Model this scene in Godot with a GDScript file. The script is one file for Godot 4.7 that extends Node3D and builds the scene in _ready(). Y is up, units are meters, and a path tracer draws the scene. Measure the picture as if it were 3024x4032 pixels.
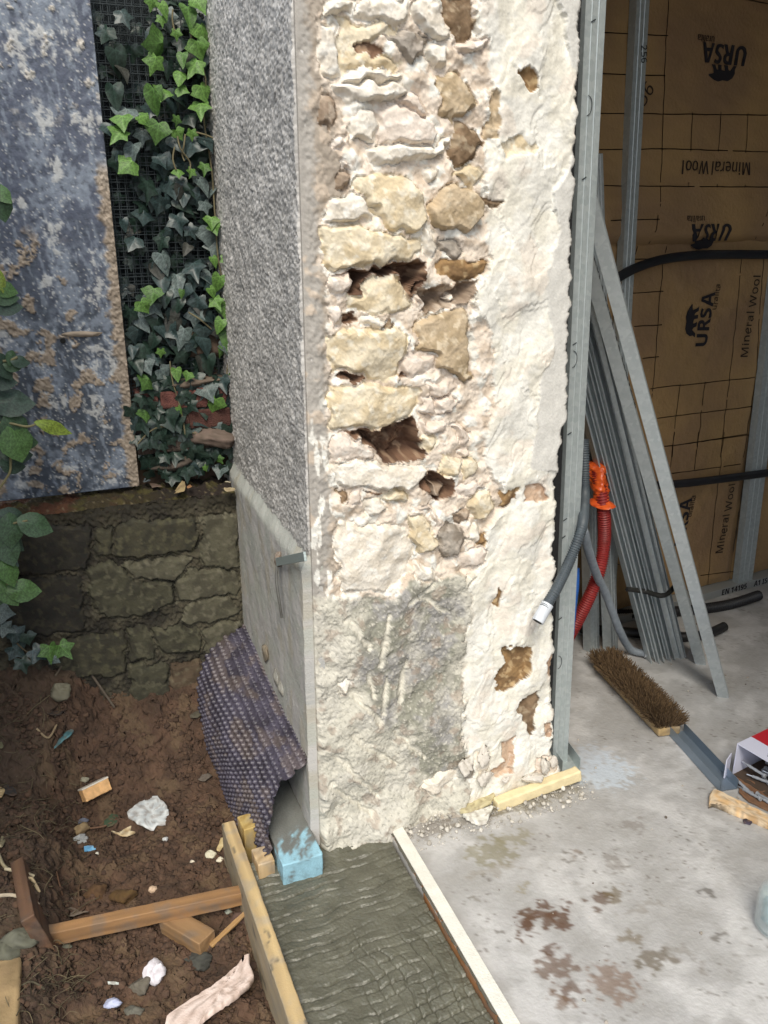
extends Node3D
# A stripped stone wall end beside a doorway: roughcast face and garden trench on one side, a room being lined on the other.

const FRONT := -1.653
var rng := RandomNumberGenerator.new()
var used := {}
var na := FastNoiseLite.new()      # soft fractal noise
var nb := FastNoiseLite.new()      # ridged noise
var nc := FastNoiseLite.new()      # fine noise
var nd := FastNoiseLite.new()      # cell distance
var ne := FastNoiseLite.new()      # cell value
var ns := FastNoiseLite.new()      # one octave
var n2 := FastNoiseLite.new()      # two octaves
var bump_fine: NoiseTexture2D
var bump_grain: NoiseTexture2D
var spangle: NoiseTexture2D
var m_rock: StandardMaterial3D
var m_dull: StandardMaterial3D
var m_soil: StandardMaterial3D
var m_wood: StandardMaterial3D
var m_zinc: StandardMaterial3D
var m_leaf := []
var bh := 0.0
var bc := Color.WHITE

func _ready() -> void:
	# camera, sky, sun, exposure
	var cam := Camera3D.new()
	cam.name = "camera"
	cam.position = Vector3(0, 1.5, 0)
	cam.rotation = Vector3(deg_to_rad(-19.7), deg_to_rad(-21.6), 0)
	cam.fov = 62.05
	cam.near = 0.05
	cam.far = 300.0
	add_child(cam)
	cam.current = true
	var env := Environment.new()
	env.background_mode = Environment.BG_SKY
	var sky := Sky.new()
	var sm := ProceduralSkyMaterial.new()
	sm.sky_top_color = Color(0.86, 0.9, 0.96)
	sm.sky_horizon_color = Color(0.8, 0.83, 0.87)
	sm.sky_curve = 0.2
	sm.ground_bottom_color = Color(0.3, 0.29, 0.27)
	sm.ground_horizon_color = Color(0.42, 0.41, 0.39)
	sm.sun_angle_max = 1.0
	sky.sky_material = sm
	env.sky = sky
	env.tonemap_mode = Environment.TONE_MAPPER_LINEAR
	env.tonemap_exposure = 2.1
	env.sdfgi_enabled = true
	env.ssao_enabled = true
	env.ssil_enabled = true
	var we := WorldEnvironment.new()
	we.name = "world"
	we.environment = env
	add_child(we)
	var sun := DirectionalLight3D.new()
	sun.name = "sun"
	sun.light_energy = 0.5
	sun.light_angular_distance = 25.0
	sun.light_color = Color(1.0, 0.97, 0.92)
	sun.shadow_enabled = true
	sun.rotation = Vector3(deg_to_rad(-50), deg_to_rad(-24), 0)
	add_child(sun)

	rng.seed = 7
	setup_noise()
	more_noise()
	setup_materials()
	build_ground()
	build_stone_wall()
	build_roughcast()
	build_room()
	build_garden_wall()
	build_panel_and_ivy()
	build_trench_things()
	build_threshold()
	build_room_things()
	build_shrub()

# ---------- helpers ----------
func c(r: int, g: int, b: int) -> Color:
	return Color8(r, g, b).srgb_to_linear()

func setup_noise() -> void:
	na.seed = 11; na.noise_type = FastNoiseLite.TYPE_SIMPLEX; na.frequency = 1.0
	na.fractal_type = FastNoiseLite.FRACTAL_FBM; na.fractal_octaves = 4
	nb.seed = 23; nb.noise_type = FastNoiseLite.TYPE_SIMPLEX; nb.frequency = 1.0
	nb.fractal_type = FastNoiseLite.FRACTAL_RIDGED; nb.fractal_octaves = 3
	nc.seed = 37; nc.noise_type = FastNoiseLite.TYPE_SIMPLEX; nc.frequency = 1.0
	nc.fractal_type = FastNoiseLite.FRACTAL_FBM; nc.fractal_octaves = 2
	nd.seed = 41; nd.noise_type = FastNoiseLite.TYPE_CELLULAR; nd.frequency = 1.0
	nd.fractal_type = FastNoiseLite.FRACTAL_NONE; nd.cellular_return_type = FastNoiseLite.RETURN_DISTANCE
	ne.seed = 41; ne.noise_type = FastNoiseLite.TYPE_CELLULAR; ne.frequency = 1.0
	ne.fractal_type = FastNoiseLite.FRACTAL_NONE; ne.cellular_return_type = FastNoiseLite.RETURN_CELL_VALUE

func more_noise() -> void:
	ns.seed = 51; ns.noise_type = FastNoiseLite.TYPE_SIMPLEX; ns.frequency = 1.0
	ns.fractal_type = FastNoiseLite.FRACTAL_NONE
	n2.seed = 63; n2.noise_type = FastNoiseLite.TYPE_SIMPLEX; n2.frequency = 1.0
	n2.fractal_type = FastNoiseLite.FRACTAL_FBM; n2.fractal_octaves = 2; n2.fractal_gain = 0.4

func noise_tex(freq: float, oct: int, seed_: int, type := FastNoiseLite.TYPE_SIMPLEX) -> NoiseTexture2D:
	var f := FastNoiseLite.new()
	f.seed = seed_
	f.noise_type = type
	f.frequency = freq
	f.fractal_octaves = oct
	var t := NoiseTexture2D.new()
	t.width = 512
	t.height = 512
	t.seamless = true
	t.noise = f
	return t

func vmat(rough: float, bump: Texture2D = null, cm := 0.1, size := 0.3, metal := 0.0) -> StandardMaterial3D:
	var m := StandardMaterial3D.new()
	m.vertex_color_use_as_albedo = true
	m.roughness = rough
	m.metallic = metal
	if bump:
		m.heightmap_enabled = true
		m.heightmap_texture = bump
		m.heightmap_scale = cm
		m.uv1_triplanar = true
		m.uv1_scale = Vector3.ONE / size
	return m

func pmat(col: Color, rough: float, bump: Texture2D = null, cm := 0.1, size := 0.3, metal := 0.0) -> StandardMaterial3D:
	var m := vmat(rough, bump, cm, size, metal)
	m.vertex_color_use_as_albedo = false
	m.albedo_color = col
	return m

func setup_materials() -> void:
	bump_fine = noise_tex(0.03, 5, 3)
	bump_grain = noise_tex(0.09, 3, 5)
	m_rock = vmat(0.95, bump_fine, 0.055, 0.16)
	m_dull = vmat(0.85, bump_fine, 0.08, 0.12)
	m_soil = vmat(1.0, bump_grain, 0.16, 0.14)
	m_wood = vmat(0.75, bump_fine, 0.04, 0.1)
	spangle = noise_tex(0.05, 1, 9, FastNoiseLite.TYPE_CELLULAR)
	(spangle.noise as FastNoiseLite).cellular_return_type = FastNoiseLite.RETURN_CELL_VALUE
	var ramp := Gradient.new()
	ramp.set_color(0, Color(0.92, 0.93, 0.935))
	ramp.set_color(1, Color(1, 1, 1))
	spangle.color_ramp = ramp
	m_zinc = pmat(Color8(192, 200, 200), 0.45, bump_fine, 0.02, 0.25, 0.45)
	m_zinc.albedo_texture = spangle

func unique(called: String) -> String:
	var k: int = used.get(called, 0)
	used[called] = k + 1
	return called if k == 0 else "%s_%03d" % [called, k]

func thing(called: String, label: String, category: String, at := Vector3.ZERO, group := "") -> Node3D:
	var o := Node3D.new()
	o.name = unique(called)
	add_child(o)
	o.position = at
	tag(o, label, category, group)
	return o

func tag(o: Node, label: String, category: String, group := "") -> void:
	o.set_meta("label", label)
	o.set_meta("category", category)
	if group:
		o.set_meta("group", group)

func obj(called: String, mesh: Mesh, m: Material, parent: Node = null, at := Vector3.ZERO) -> MeshInstance3D:
	var o := MeshInstance3D.new()
	o.mesh = mesh
	o.material_override = m
	if parent:
		o.name = called
		var k := 0
		while parent.has_node(NodePath(o.name)):
			k += 1
			o.name = "%s_%03d" % [called, k]
		parent.add_child(o)
	else:
		o.name = unique(called)
		add_child(o)
	o.position = at
	return o

func solo(called: String, mesh: Mesh, m: Material, label: String, category: String, at := Vector3.ZERO, group := "") -> MeshInstance3D:
	var o := obj(called, mesh, m, null, at)
	tag(o, label, category, group)
	return o

func stuff(called: String, mm: MultiMesh, m: Material, label: String, category: String, parent: Node = null) -> MultiMeshInstance3D:
	var o := MultiMeshInstance3D.new()
	o.multimesh = mm
	o.material_override = m
	o.set_meta("kind", "stuff")
	if parent:
		o.name = called
		parent.add_child(o, true)
	else:
		o.name = unique(called)
		add_child(o)
		tag(o, label, category)
	return o

func scatter(mesh: Mesh, where: Array, cols: Array = []) -> MultiMesh:
	var mm := MultiMesh.new()
	mm.transform_format = MultiMesh.TRANSFORM_3D
	mm.use_colors = cols.size() > 0
	mm.mesh = mesh
	mm.instance_count = where.size()
	for i in where.size():
		mm.set_instance_transform(i, where[i])
		if cols.size():
			mm.set_instance_color(i, cols[i])
	return mm

func pts(s: String) -> PackedVector2Array:
	var out := PackedVector2Array()
	for w in s.split(" ", false):
		var q := w.split(",")
		out.append(Vector2(q[0].to_float(), q[1].to_float()) * 0.001)
	return out

func lerp_at(a: PackedVector2Array, t: float) -> float:
	var n := a.size()
	if t <= a[0].x:
		return a[0].y
	for i in range(1, n):
		if t <= a[i].x:
			return lerpf(a[i - 1].y, a[i].y, (t - a[i - 1].x) / maxf(a[i].x - a[i - 1].x, 1e-6))
	return a[n - 1].y

func sd(p: Vector2, poly: PackedVector2Array) -> float:
	var d := 1e9
	var inside := false
	var a := poly[poly.size() - 1]
	for b in poly:
		var e := a - b
		var w := p - b
		d = minf(d, (w - e * clampf(w.dot(e) / e.length_squared(), 0.0, 1.0)).length_squared())
		if (b.y > p.y) != (a.y > p.y) and p.x < (a.x - b.x) * (p.y - b.y) / (a.y - b.y) + b.x:
			inside = not inside
		a = b
	return sqrt(d) if inside else -sqrt(d)

func sstep(a: float, b: float, x: float) -> float:
	var t := clampf((x - a) / (b - a), 0.0, 1.0)
	return t * t * (3.0 - 2.0 * t)

func arrays_mesh(P: PackedVector3Array, N: PackedVector3Array, K: PackedColorArray, I: PackedInt32Array) -> ArrayMesh:
	var a := []
	a.resize(Mesh.ARRAY_MAX)
	a[Mesh.ARRAY_VERTEX] = P
	a[Mesh.ARRAY_NORMAL] = N
	if K.size():
		a[Mesh.ARRAY_COLOR] = K
	a[Mesh.ARRAY_INDEX] = I
	var m := ArrayMesh.new()
	m.add_surface_from_arrays(Mesh.PRIMITIVE_TRIANGLES, a)
	return m

func grid_normals(P: PackedVector3Array, nx: int, ny: int, flip: bool) -> PackedVector3Array:
	var N := PackedVector3Array()
	N.resize(P.size())
	for j in ny:
		for i in nx:
			var k := j * nx + i
			var u := P[k + (1 if i < nx - 1 else 0)] - P[k - (1 if i > 0 else 0)]
			var v := P[k + (nx if j < ny - 1 else 0)] - P[k - (nx if j > 0 else 0)]
			var n := u.cross(v)
			N[k] = (-n if flip else n).normalized()
	for j in ny:
		for i in nx:
			var k := j * nx + i
			if N[k].length_squared() < 0.5:
				var up := Vector3.ZERO
				var row := (j + 1 if j < ny - 1 else j - 1) * nx
				for q in nx:
					up += N[row + q]
				N[k] = up.normalized()
	return N

# A sheet of nx by ny points; u cross v is the outward side unless flipped.
func sheet(P: PackedVector3Array, K: PackedColorArray, nx: int, ny: int, flip := false) -> ArrayMesh:
	var I := PackedInt32Array()
	I.resize((nx - 1) * (ny - 1) * 6)
	var t := 0
	for j in ny - 1:
		for i in nx - 1:
			var a := j * nx + i
			var b := a + 1
			var d := a + nx
			var e := d + 1
			if flip:
				I[t] = a; I[t + 1] = b; I[t + 2] = d; I[t + 3] = b; I[t + 4] = e; I[t + 5] = d
			else:
				I[t] = a; I[t + 1] = d; I[t + 2] = b; I[t + 3] = b; I[t + 4] = d; I[t + 5] = e
			t += 6
	return arrays_mesh(P, grid_normals(P, nx, ny, flip), K, I)

# The same sheet cut into pieces by the label of each cell: {label: mesh}.
func cut_sheet(P: PackedVector3Array, K: PackedColorArray, lab: PackedInt32Array, nx: int, ny: int) -> Dictionary:
	var N := grid_normals(P, nx, ny, false)
	var lists := {}
	for j in ny - 1:
		for i in nx - 1:
			var a := j * nx + i
			var l := lab[a]
			if not lists.has(l):
				lists[l] = PackedInt32Array()
			lists[l].append(a)
	var out := {}
	for l in lists:
		var map := {}
		var p := PackedVector3Array()
		var n := PackedVector3Array()
		var k := PackedColorArray()
		var I := PackedInt32Array()
		for a in lists[l]:
			for q in [a, a + nx, a + 1, a + 1, a + nx, a + nx + 1]:
				var at: int = map.get(q, -1)
				if at < 0:
					at = p.size()
					map[q] = at
					p.append(P[q]); n.append(N[q]); k.append(K[q])
				I.append(at)
		out[l] = arrays_mesh(p, n, k, I)
	return out

# A box with rounded edges on a fine grid: col(point) gives the colour, push(point) the shift along the normal.
func box_mesh(s: Vector3, step: float, r: float, col: Callable, push: Variant = null) -> ArrayMesh:
	var P := PackedVector3Array()
	var N := PackedVector3Array()
	var K := PackedColorArray()
	var I := PackedInt32Array()
	var h := s * 0.5
	r = minf(r, minf(h.x, minf(h.y, h.z)) * 0.98)
	for face in 6:
		var ax := face >> 1
		var sg := 1.0 if face & 1 else -1.0
		var u := (ax + 1) % 3
		var v := (ax + 2) % 3
		var tu := ticks(h[u], r, step)
		var tv := ticks(h[v], r, step)
		var base := P.size()
		for b in tv:
			for a in tu:
				var p := Vector3.ZERO
				p[ax] = sg * h[ax]; p[u] = a; p[v] = b
				var q := p.clamp(-h + Vector3(r, r, r), h - Vector3(r, r, r))
				var n := (p - q).normalized() if r > 0.0 else Vector3.ZERO
				if r <= 0.0:
					n[ax] = sg
				p = q + n * r
				K.append(col.call(p))
				if push != null:
					p += n * float(push.call(p))
				P.append(p); N.append(n)
		var w := tu.size()
		for b in tv.size() - 1:
			for a in w - 1:
				var o := base + b * w + a
				if sg > 0.0:
					I.append_array([o, o + w, o + 1, o + 1, o + w, o + w + 1])
				else:
					I.append_array([o, o + 1, o + w, o + 1, o + w + 1, o + w])
	return arrays_mesh(P, N, K, I)

func ticks(h: float, r: float, step: float) -> PackedFloat32Array:
	var out := PackedFloat32Array()
	if r > 0.0:
		out.append(-h); out.append(-h + r * 0.4)
	var n := maxi(1, int(ceil((2.0 * (h - r)) / step)))
	for i in n + 1:
		out.append(lerpf(-h + r, h - r, float(i) / n))
	if r > 0.0:
		out.append(h - r * 0.4); out.append(h)
	return out

func paint(col: Color, vary := 0.12, freq := 30.0) -> Callable:
	return func(p: Vector3) -> Color: return col * (1.0 + vary * nc.get_noise_3dv(p * freq) * 1.6)

func wood(a: Color, b: Color, ax: int, seed_ := 0.0) -> Callable:
	return func(p: Vector3) -> Color:
		var q := p * 95.0
		q[ax] = p[ax] * 5.0
		var t := 0.5 + 0.55 * sin(q[(ax + 1) % 3] * 2.1 + q[(ax + 2) % 3] * 1.3 + 3.0 * na.get_noise_3dv(q * 0.25 + Vector3(seed_, 0, 0)))
		t = clampf(t * 0.6 + 0.5 * na.get_noise_3dv(q * 0.6 + Vector3(seed_, seed_, 0)) + 0.1, 0.0, 1.0)
		var k := a.lerp(b, t)
		var g := (k.r + k.g + k.b) / 3.0 * 0.8
		k = k.lerp(Color(g, g * 0.97, g * 0.9), sstep(-0.1, 0.4, na.get_noise_3dv(p * Vector3(14, 14, 14) + Vector3(seed_, 9, 0))) * 0.4)
		return k * (1.0 + 0.12 * nc.get_noise_3dv(q * 1.6))

func rock(seed_: int, s: Vector3, ca: Color, cb: Color, rough := 0.35, nu := 18, nv := 11) -> ArrayMesh:
	var P := PackedVector3Array()
	var K := PackedColorArray()
	var o := Vector3(seed_ * 7.13, seed_ * 3.7, seed_ * 1.9)
	var own := RandomNumberGenerator.new()
	own.seed = seed_ + 100
	var planes: Array[Vector4] = []
	for f in 13:
		var n := Vector3(own.randf_range(-1, 1), own.randf_range(-1, 1), own.randf_range(-1, 1)).normalized()
		planes.append(Vector4(n.x, n.y, n.z, own.randf_range(1.0 - rough * 0.9, 1.08)))
	for j in nv:
		var th := PI * j / (nv - 1.0)
		for i in nu:
			var ph := TAU * i / (nu - 1.0)
			var d := Vector3(sin(th) * cos(ph), -cos(th), -sin(th) * sin(ph))
			var r := 1.25
			for f in planes:
				var e := d.dot(Vector3(f.x, f.y, f.z))
				if e > 0.05:
					r = minf(r, f.w / e)
			r *= 1.0 + rough * 0.35 * n2.get_noise_3dv(d * 1.6 + o)
			P.append(d * r * s * 0.5)
			K.append(ca.lerp(cb, clampf(0.5 + 0.9 * na.get_noise_3dv(d * 2.5 + o), 0.0, 1.0)))
	return sheet(P, K, nu, nv)

func tube(path: PackedVector3Array, r: float, col: Color, seg := 10, ribs := 0.0, step := 0.0, hollow := false) -> ArrayMesh:
	var cv := Curve3D.new()
	for i in path.size():
		var t := (path[mini(i + 1, path.size() - 1)] - path[maxi(i - 1, 0)]) / 6.0
		cv.add_point(path[i], -t, t)
	var L := cv.get_baked_length()
	var n := maxi(3, int(L / (step if step > 0.0 else maxf(r * 1.5, L / 60.0))))
	var P := PackedVector3Array()
	var K := PackedColorArray()
	var side := Vector3.UP
	for j in n + 1:
		var s := L * j / n
		var p := cv.sample_baked(s, true)
		var d := (cv.sample_baked(minf(s + 0.003, L), true) - cv.sample_baked(maxf(s - 0.003, 0.0), true)).normalized()
		if absf(d.dot(side)) > 0.95:
			side = Vector3.RIGHT if absf(d.x) < 0.8 else Vector3.BACK
		side = (side - d * d.dot(side)).normalized()
		var up := d.cross(side)
		var rr := r
		if ribs > 0.0:
			rr = r * (1.0 + 0.09 * (1.0 if sin(s / ribs * TAU) > 0.0 else -1.0))
		for i in seg + 1:
			var a := TAU * i / seg
			P.append(p + (side * cos(a) + up * sin(a)) * rr)
			K.append(col * (1.0 + 0.2 * nc.get_noise_3dv(P[P.size() - 1] * 40.0)))
	var m := sheet(P, K, seg + 1, n + 1)
	if not hollow:
		var st := SurfaceTool.new()
		st.begin(Mesh.PRIMITIVE_TRIANGLES)
		for e in [0, n]:
			var mid: Vector3 = cv.sample_baked(L * e / n, true)
			for i in seg:
				st.set_color(col)
				for q in ([mid, P[e * (seg + 1) + i], P[e * (seg + 1) + i + 1]] if e else [mid, P[i + 1], P[i]]):
					st.set_color(col)
					st.add_vertex(q)
		st.generate_normals()
		st.commit(m)
	return m

# A closed outline in x and y, drawn out along z from 0 to len.
func prism(o: PackedVector2Array, len_: float, col := Color.WHITE) -> ArrayMesh:
	var st := SurfaceTool.new()
	st.begin(Mesh.PRIMITIVE_TRIANGLES)
	st.set_smooth_group(-1)
	st.set_color(col)
	var area := 0.0
	for i in o.size():
		area += o[i].cross(o[(i + 1) % o.size()])
	if area < 0.0:
		o.reverse()
	for i in o.size():
		var a := o[i]
		var b := o[(i + 1) % o.size()]
		var q := [Vector3(a.x, a.y, 0), Vector3(b.x, b.y, 0), Vector3(b.x, b.y, len_), Vector3(a.x, a.y, len_)]
		for k in [0, 2, 1, 0, 3, 2]:
			st.add_vertex(q[k])
	var tri := Geometry2D.triangulate_polygon(o)
	for k in range(0, tri.size(), 3):
		var a := o[tri[k]]
		var b := o[tri[k + 1]]
		var d := o[tri[k + 2]]
		if (b - a).cross(d - a) < 0.0:
			var x := b
			b = d
			d = x
		for v in [Vector3(a.x, a.y, len_), Vector3(d.x, d.y, len_), Vector3(b.x, b.y, len_), Vector3(a.x, a.y, 0), Vector3(b.x, b.y, 0), Vector3(d.x, d.y, 0)]:
			st.add_vertex(v)
	st.generate_normals()
	return st.commit()

# A flat scrap lying in x and z: outline in metres round its own centre, with roughened edge and a curved, uneven top.
func scrap(o: PackedVector2Array, thick: float, ca: Color, cb: Color, bend := 0.0, jag := 0.0, seed_ := 0) -> ArrayMesh:
	var mid := Vector2.ZERO
	for p in o:
		mid += p / o.size()
	var ring := PackedVector2Array()
	var even := PackedVector2Array()
	for i in o.size():
		var a := o[i]
		var b := o[(i + 1) % o.size()]
		var n := maxi(1, int(a.distance_to(b) / maxf(0.006, a.distance_to(mid) * 0.12)))
		for k in n:
			var q := a.lerp(b, float(k) / n)
			var w := nc.get_noise_2d(q.x * 160.0 + seed_ * 9.0, q.y * 160.0) * jag
			ring.append(q + (q - mid).normalized() * w)
			even.append(q)
	var rings := [[0.0, 0.0], [0.15, 0.0], [0.3, 0.0], [0.45, 0.0], [0.58, 0.0], [0.7, 0.0], [0.82, 0.0], [0.95, 0.0], [1.0, -0.25], [1.0, -1.0]]
	var P := PackedVector3Array()
	var K := PackedColorArray()
	var n := ring.size() + 1
	for r in rings:
		for i in n:
			var q := mid.lerp(ring[i % ring.size()] if r[0] > 0.9 else even[i % ring.size()], r[0])
			var d := q - mid
			var e := even[i % ring.size()] - mid
			e = e.limit_length(0.05) * r[0]
			var y: float = thick * (1.0 + r[1]) + bend * (e.x * e.x - e.y * e.y * 0.4) * 9.0 + minf(thick * 0.5, 0.0016) * ns.get_noise_2d(q.x * 30.0 + seed_, q.y * 30.0)
			P.append(Vector3(q.x, y, q.y))
			var k := ca.lerp(cb, clampf(0.5 + n2.get_noise_2d(q.x * 32.0 + seed_ * 5.0, q.y * 32.0), 0.0, 1.0))
			K.append(k.lerp(c(116, 92, 72), sstep(0.12, 0.4, n2.get_noise_2d(q.x * 45.0 - seed_, q.y * 45.0 + 8.0)) * 0.45))
	var area := 0.0
	for i in o.size():
		area += o[i].cross(o[(i + 1) % o.size()])
	var N := PackedVector3Array()
	for j in rings.size():
		for i in n:
			var p := P[j * n + i]
			var out := Vector3(p.x - mid.x, 0, p.z - mid.y).normalized()
			var tilt := Vector3(ns.get_noise_2d(p.x * 40.0 + seed_, p.z * 40.0), 0, ns.get_noise_2d(p.x * 40.0, p.z * 40.0 + 30.0)) * 0.1
			N.append((Vector3.UP * [1.0, 0.7, 0.0][maxi(0, j - 7)] + out * [0.1, 0.7, 1.0][maxi(0, j - 7)] * (1.0 if j > 6 else 0.0) + tilt).normalized())
	var I := PackedInt32Array()
	for j in rings.size() - 1:
		for i in n - 1:
			var a := j * n + i
			if area < 0.0:
				I.append_array([a, a + 1, a + n, a + 1, a + n + 1, a + n])
			else:
				I.append_array([a, a + n, a + 1, a + 1, a + n, a + n + 1])
	return arrays_mesh(P, N, K, I)

func text_mesh(s: String, size: float, bold := false) -> TextMesh:
	var t := TextMesh.new()
	var f := SystemFont.new()
	f.font_names = PackedStringArray(["Droid Sans"])
	f.font_weight = 700 if bold else 400
	t.font = f
	t.text = s
	t.font_size = 32
	t.pixel_size = size / 32.0
	t.depth = 0.0008
	return t

# ---------- ground ----------
func dirt_y(x: float, z: float) -> float:
	var y := -0.105
	var edge := -0.13 - 0.04 * sstep(-1.9, -1.6, z) + 0.02 * ns.get_noise_2d(x * 2.0, z * 5.0) + 0.14 * sstep(-2.1, -2.36, z)
	y += (0.135 - 0.06 * sstep(-1.75, -1.5, z)) * sstep(edge + 0.06, edge - 0.06, x)
	y += 0.06 * sstep(edge - 0.05, edge - 0.4, x)
	y += 0.2 * sstep(-2.08, -2.36, z) + 0.03 * sstep(-2.25, -2.36, z)
	y -= 0.03 * sstep(0.2, 0.3, x) * sstep(-1.7, -1.4, z)
	y += 0.022 * na.get_noise_2d(x * 7.0, z * 7.0)
	return y

func build_ground() -> void:
	var g := PlaneMesh.new()
	g.size = Vector2(160, 160)
	var go := obj("ground", g, pmat(Color8(96, 84, 66), 1.0, bump_grain, 1.0, 1.0), null, Vector3(0, -0.32, 0))
	go.set_meta("kind", "structure")
	var nx := 290
	var ny := 400
	var P := PackedVector3Array(); P.resize(nx * ny)
	var K := PackedColorArray(); K.resize(nx * ny)
	var ca := c(96, 74, 59)
	var cb := c(74, 58, 47)
	var cd := c(102, 84, 65)
	var dark := c(76, 63, 52)
	for j in ny:
		var z := -0.95 - 1.45 * j / (ny - 1.0)
		for i in nx:
			var x := -0.62 + 0.98 * i / (nx - 1.0)
			var y := dirt_y(x, z)
			var wx := x + 0.6 * y + 0.01 * nc.get_noise_2d(x * 40.0, z * 40.0)
			var wz := z + 0.9 * y + 0.01 * nc.get_noise_2d(z * 40.0, x * 40.0 + 50.0)
			var clod := nd.get_noise_2d(wx * 34.0, wz * 34.0) + 1.0
			var clod2 := nd.get_noise_2d(wx * 82.0 + 9.0, wz * 82.0) + 1.0
			var patch := sstep(-0.25, 0.3, na.get_noise_2d(x * 5.0 + 40.0, z * 5.0))
			y += 0.018 * (0.5 - clod) * patch + 0.012 * (0.5 - clod2) * (0.4 + 0.6 * patch) + 0.004 * nc.get_noise_2d(x * 120.0, z * 120.0)
			P[j * nx + i] = Vector3(x + 0.014 * na.get_noise_3d(x * 12.0, y * 40.0, z * 30.0), y, z + 0.014 * na.get_noise_3d(x * 30.0, y * 40.0 + 9.0, z * 12.0))
			var t := na.get_noise_3d(x * 9.0, y * 14.0, z * 9.0 + 20.0)
			var k := ca.lerp(cb, clampf(0.5 + t, 0.0, 1.0))
			k = k.lerp(cd, sstep(0.12, 0.4, na.get_noise_2d(x * 6.0 + 9.0, z * 6.0)) * 0.7)
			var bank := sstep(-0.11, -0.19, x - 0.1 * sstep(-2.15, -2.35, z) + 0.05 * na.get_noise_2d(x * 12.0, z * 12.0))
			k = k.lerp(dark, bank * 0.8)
			k *= 1.0 + 0.22 * nc.get_noise_3d(x * 180.0, y * 180.0, z * 180.0)
			K[j * nx + i] = k
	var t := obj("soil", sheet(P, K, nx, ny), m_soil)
	t.set_meta("kind", "structure")
	# loose crumbs of soil
	var lumps := []
	var cols := []
	for i in 14000:
		var x := rng.randf_range(-0.3, 0.29)
		var z := rng.randf_range(-2.3, -1.0)
		if na.get_noise_2d(x * 5.0 + 40.0, z * 5.0) + rng.randf_range(-0.25, 0.25) < -0.05:
			continue
		var s := 0.0018 + 0.01 * pow(rng.randf(), 4.0)
		lumps.append(Transform3D(Basis.from_euler(Vector3(rng.randf() * 6, rng.randf() * 6, 0)).scaled(Vector3(s, s * 0.8, s)), Vector3(x, dirt_y(x, z) + s * 0.1, z)))
		cols.append(Color(1, 1, 1) * rng.randf_range(0.75, 1.25))
	stuff("soil_crumbs", scatter(rock(3, Vector3(2, 2, 2), c(92, 71, 57), c(70, 55, 45), 0.5, 9, 6), lumps, cols), vmat(1.0), "loose brown crumbs of soil strewn over the trench bottom", "soil")
	# indoor slab, fine where it is seen
	build_slab()

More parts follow.
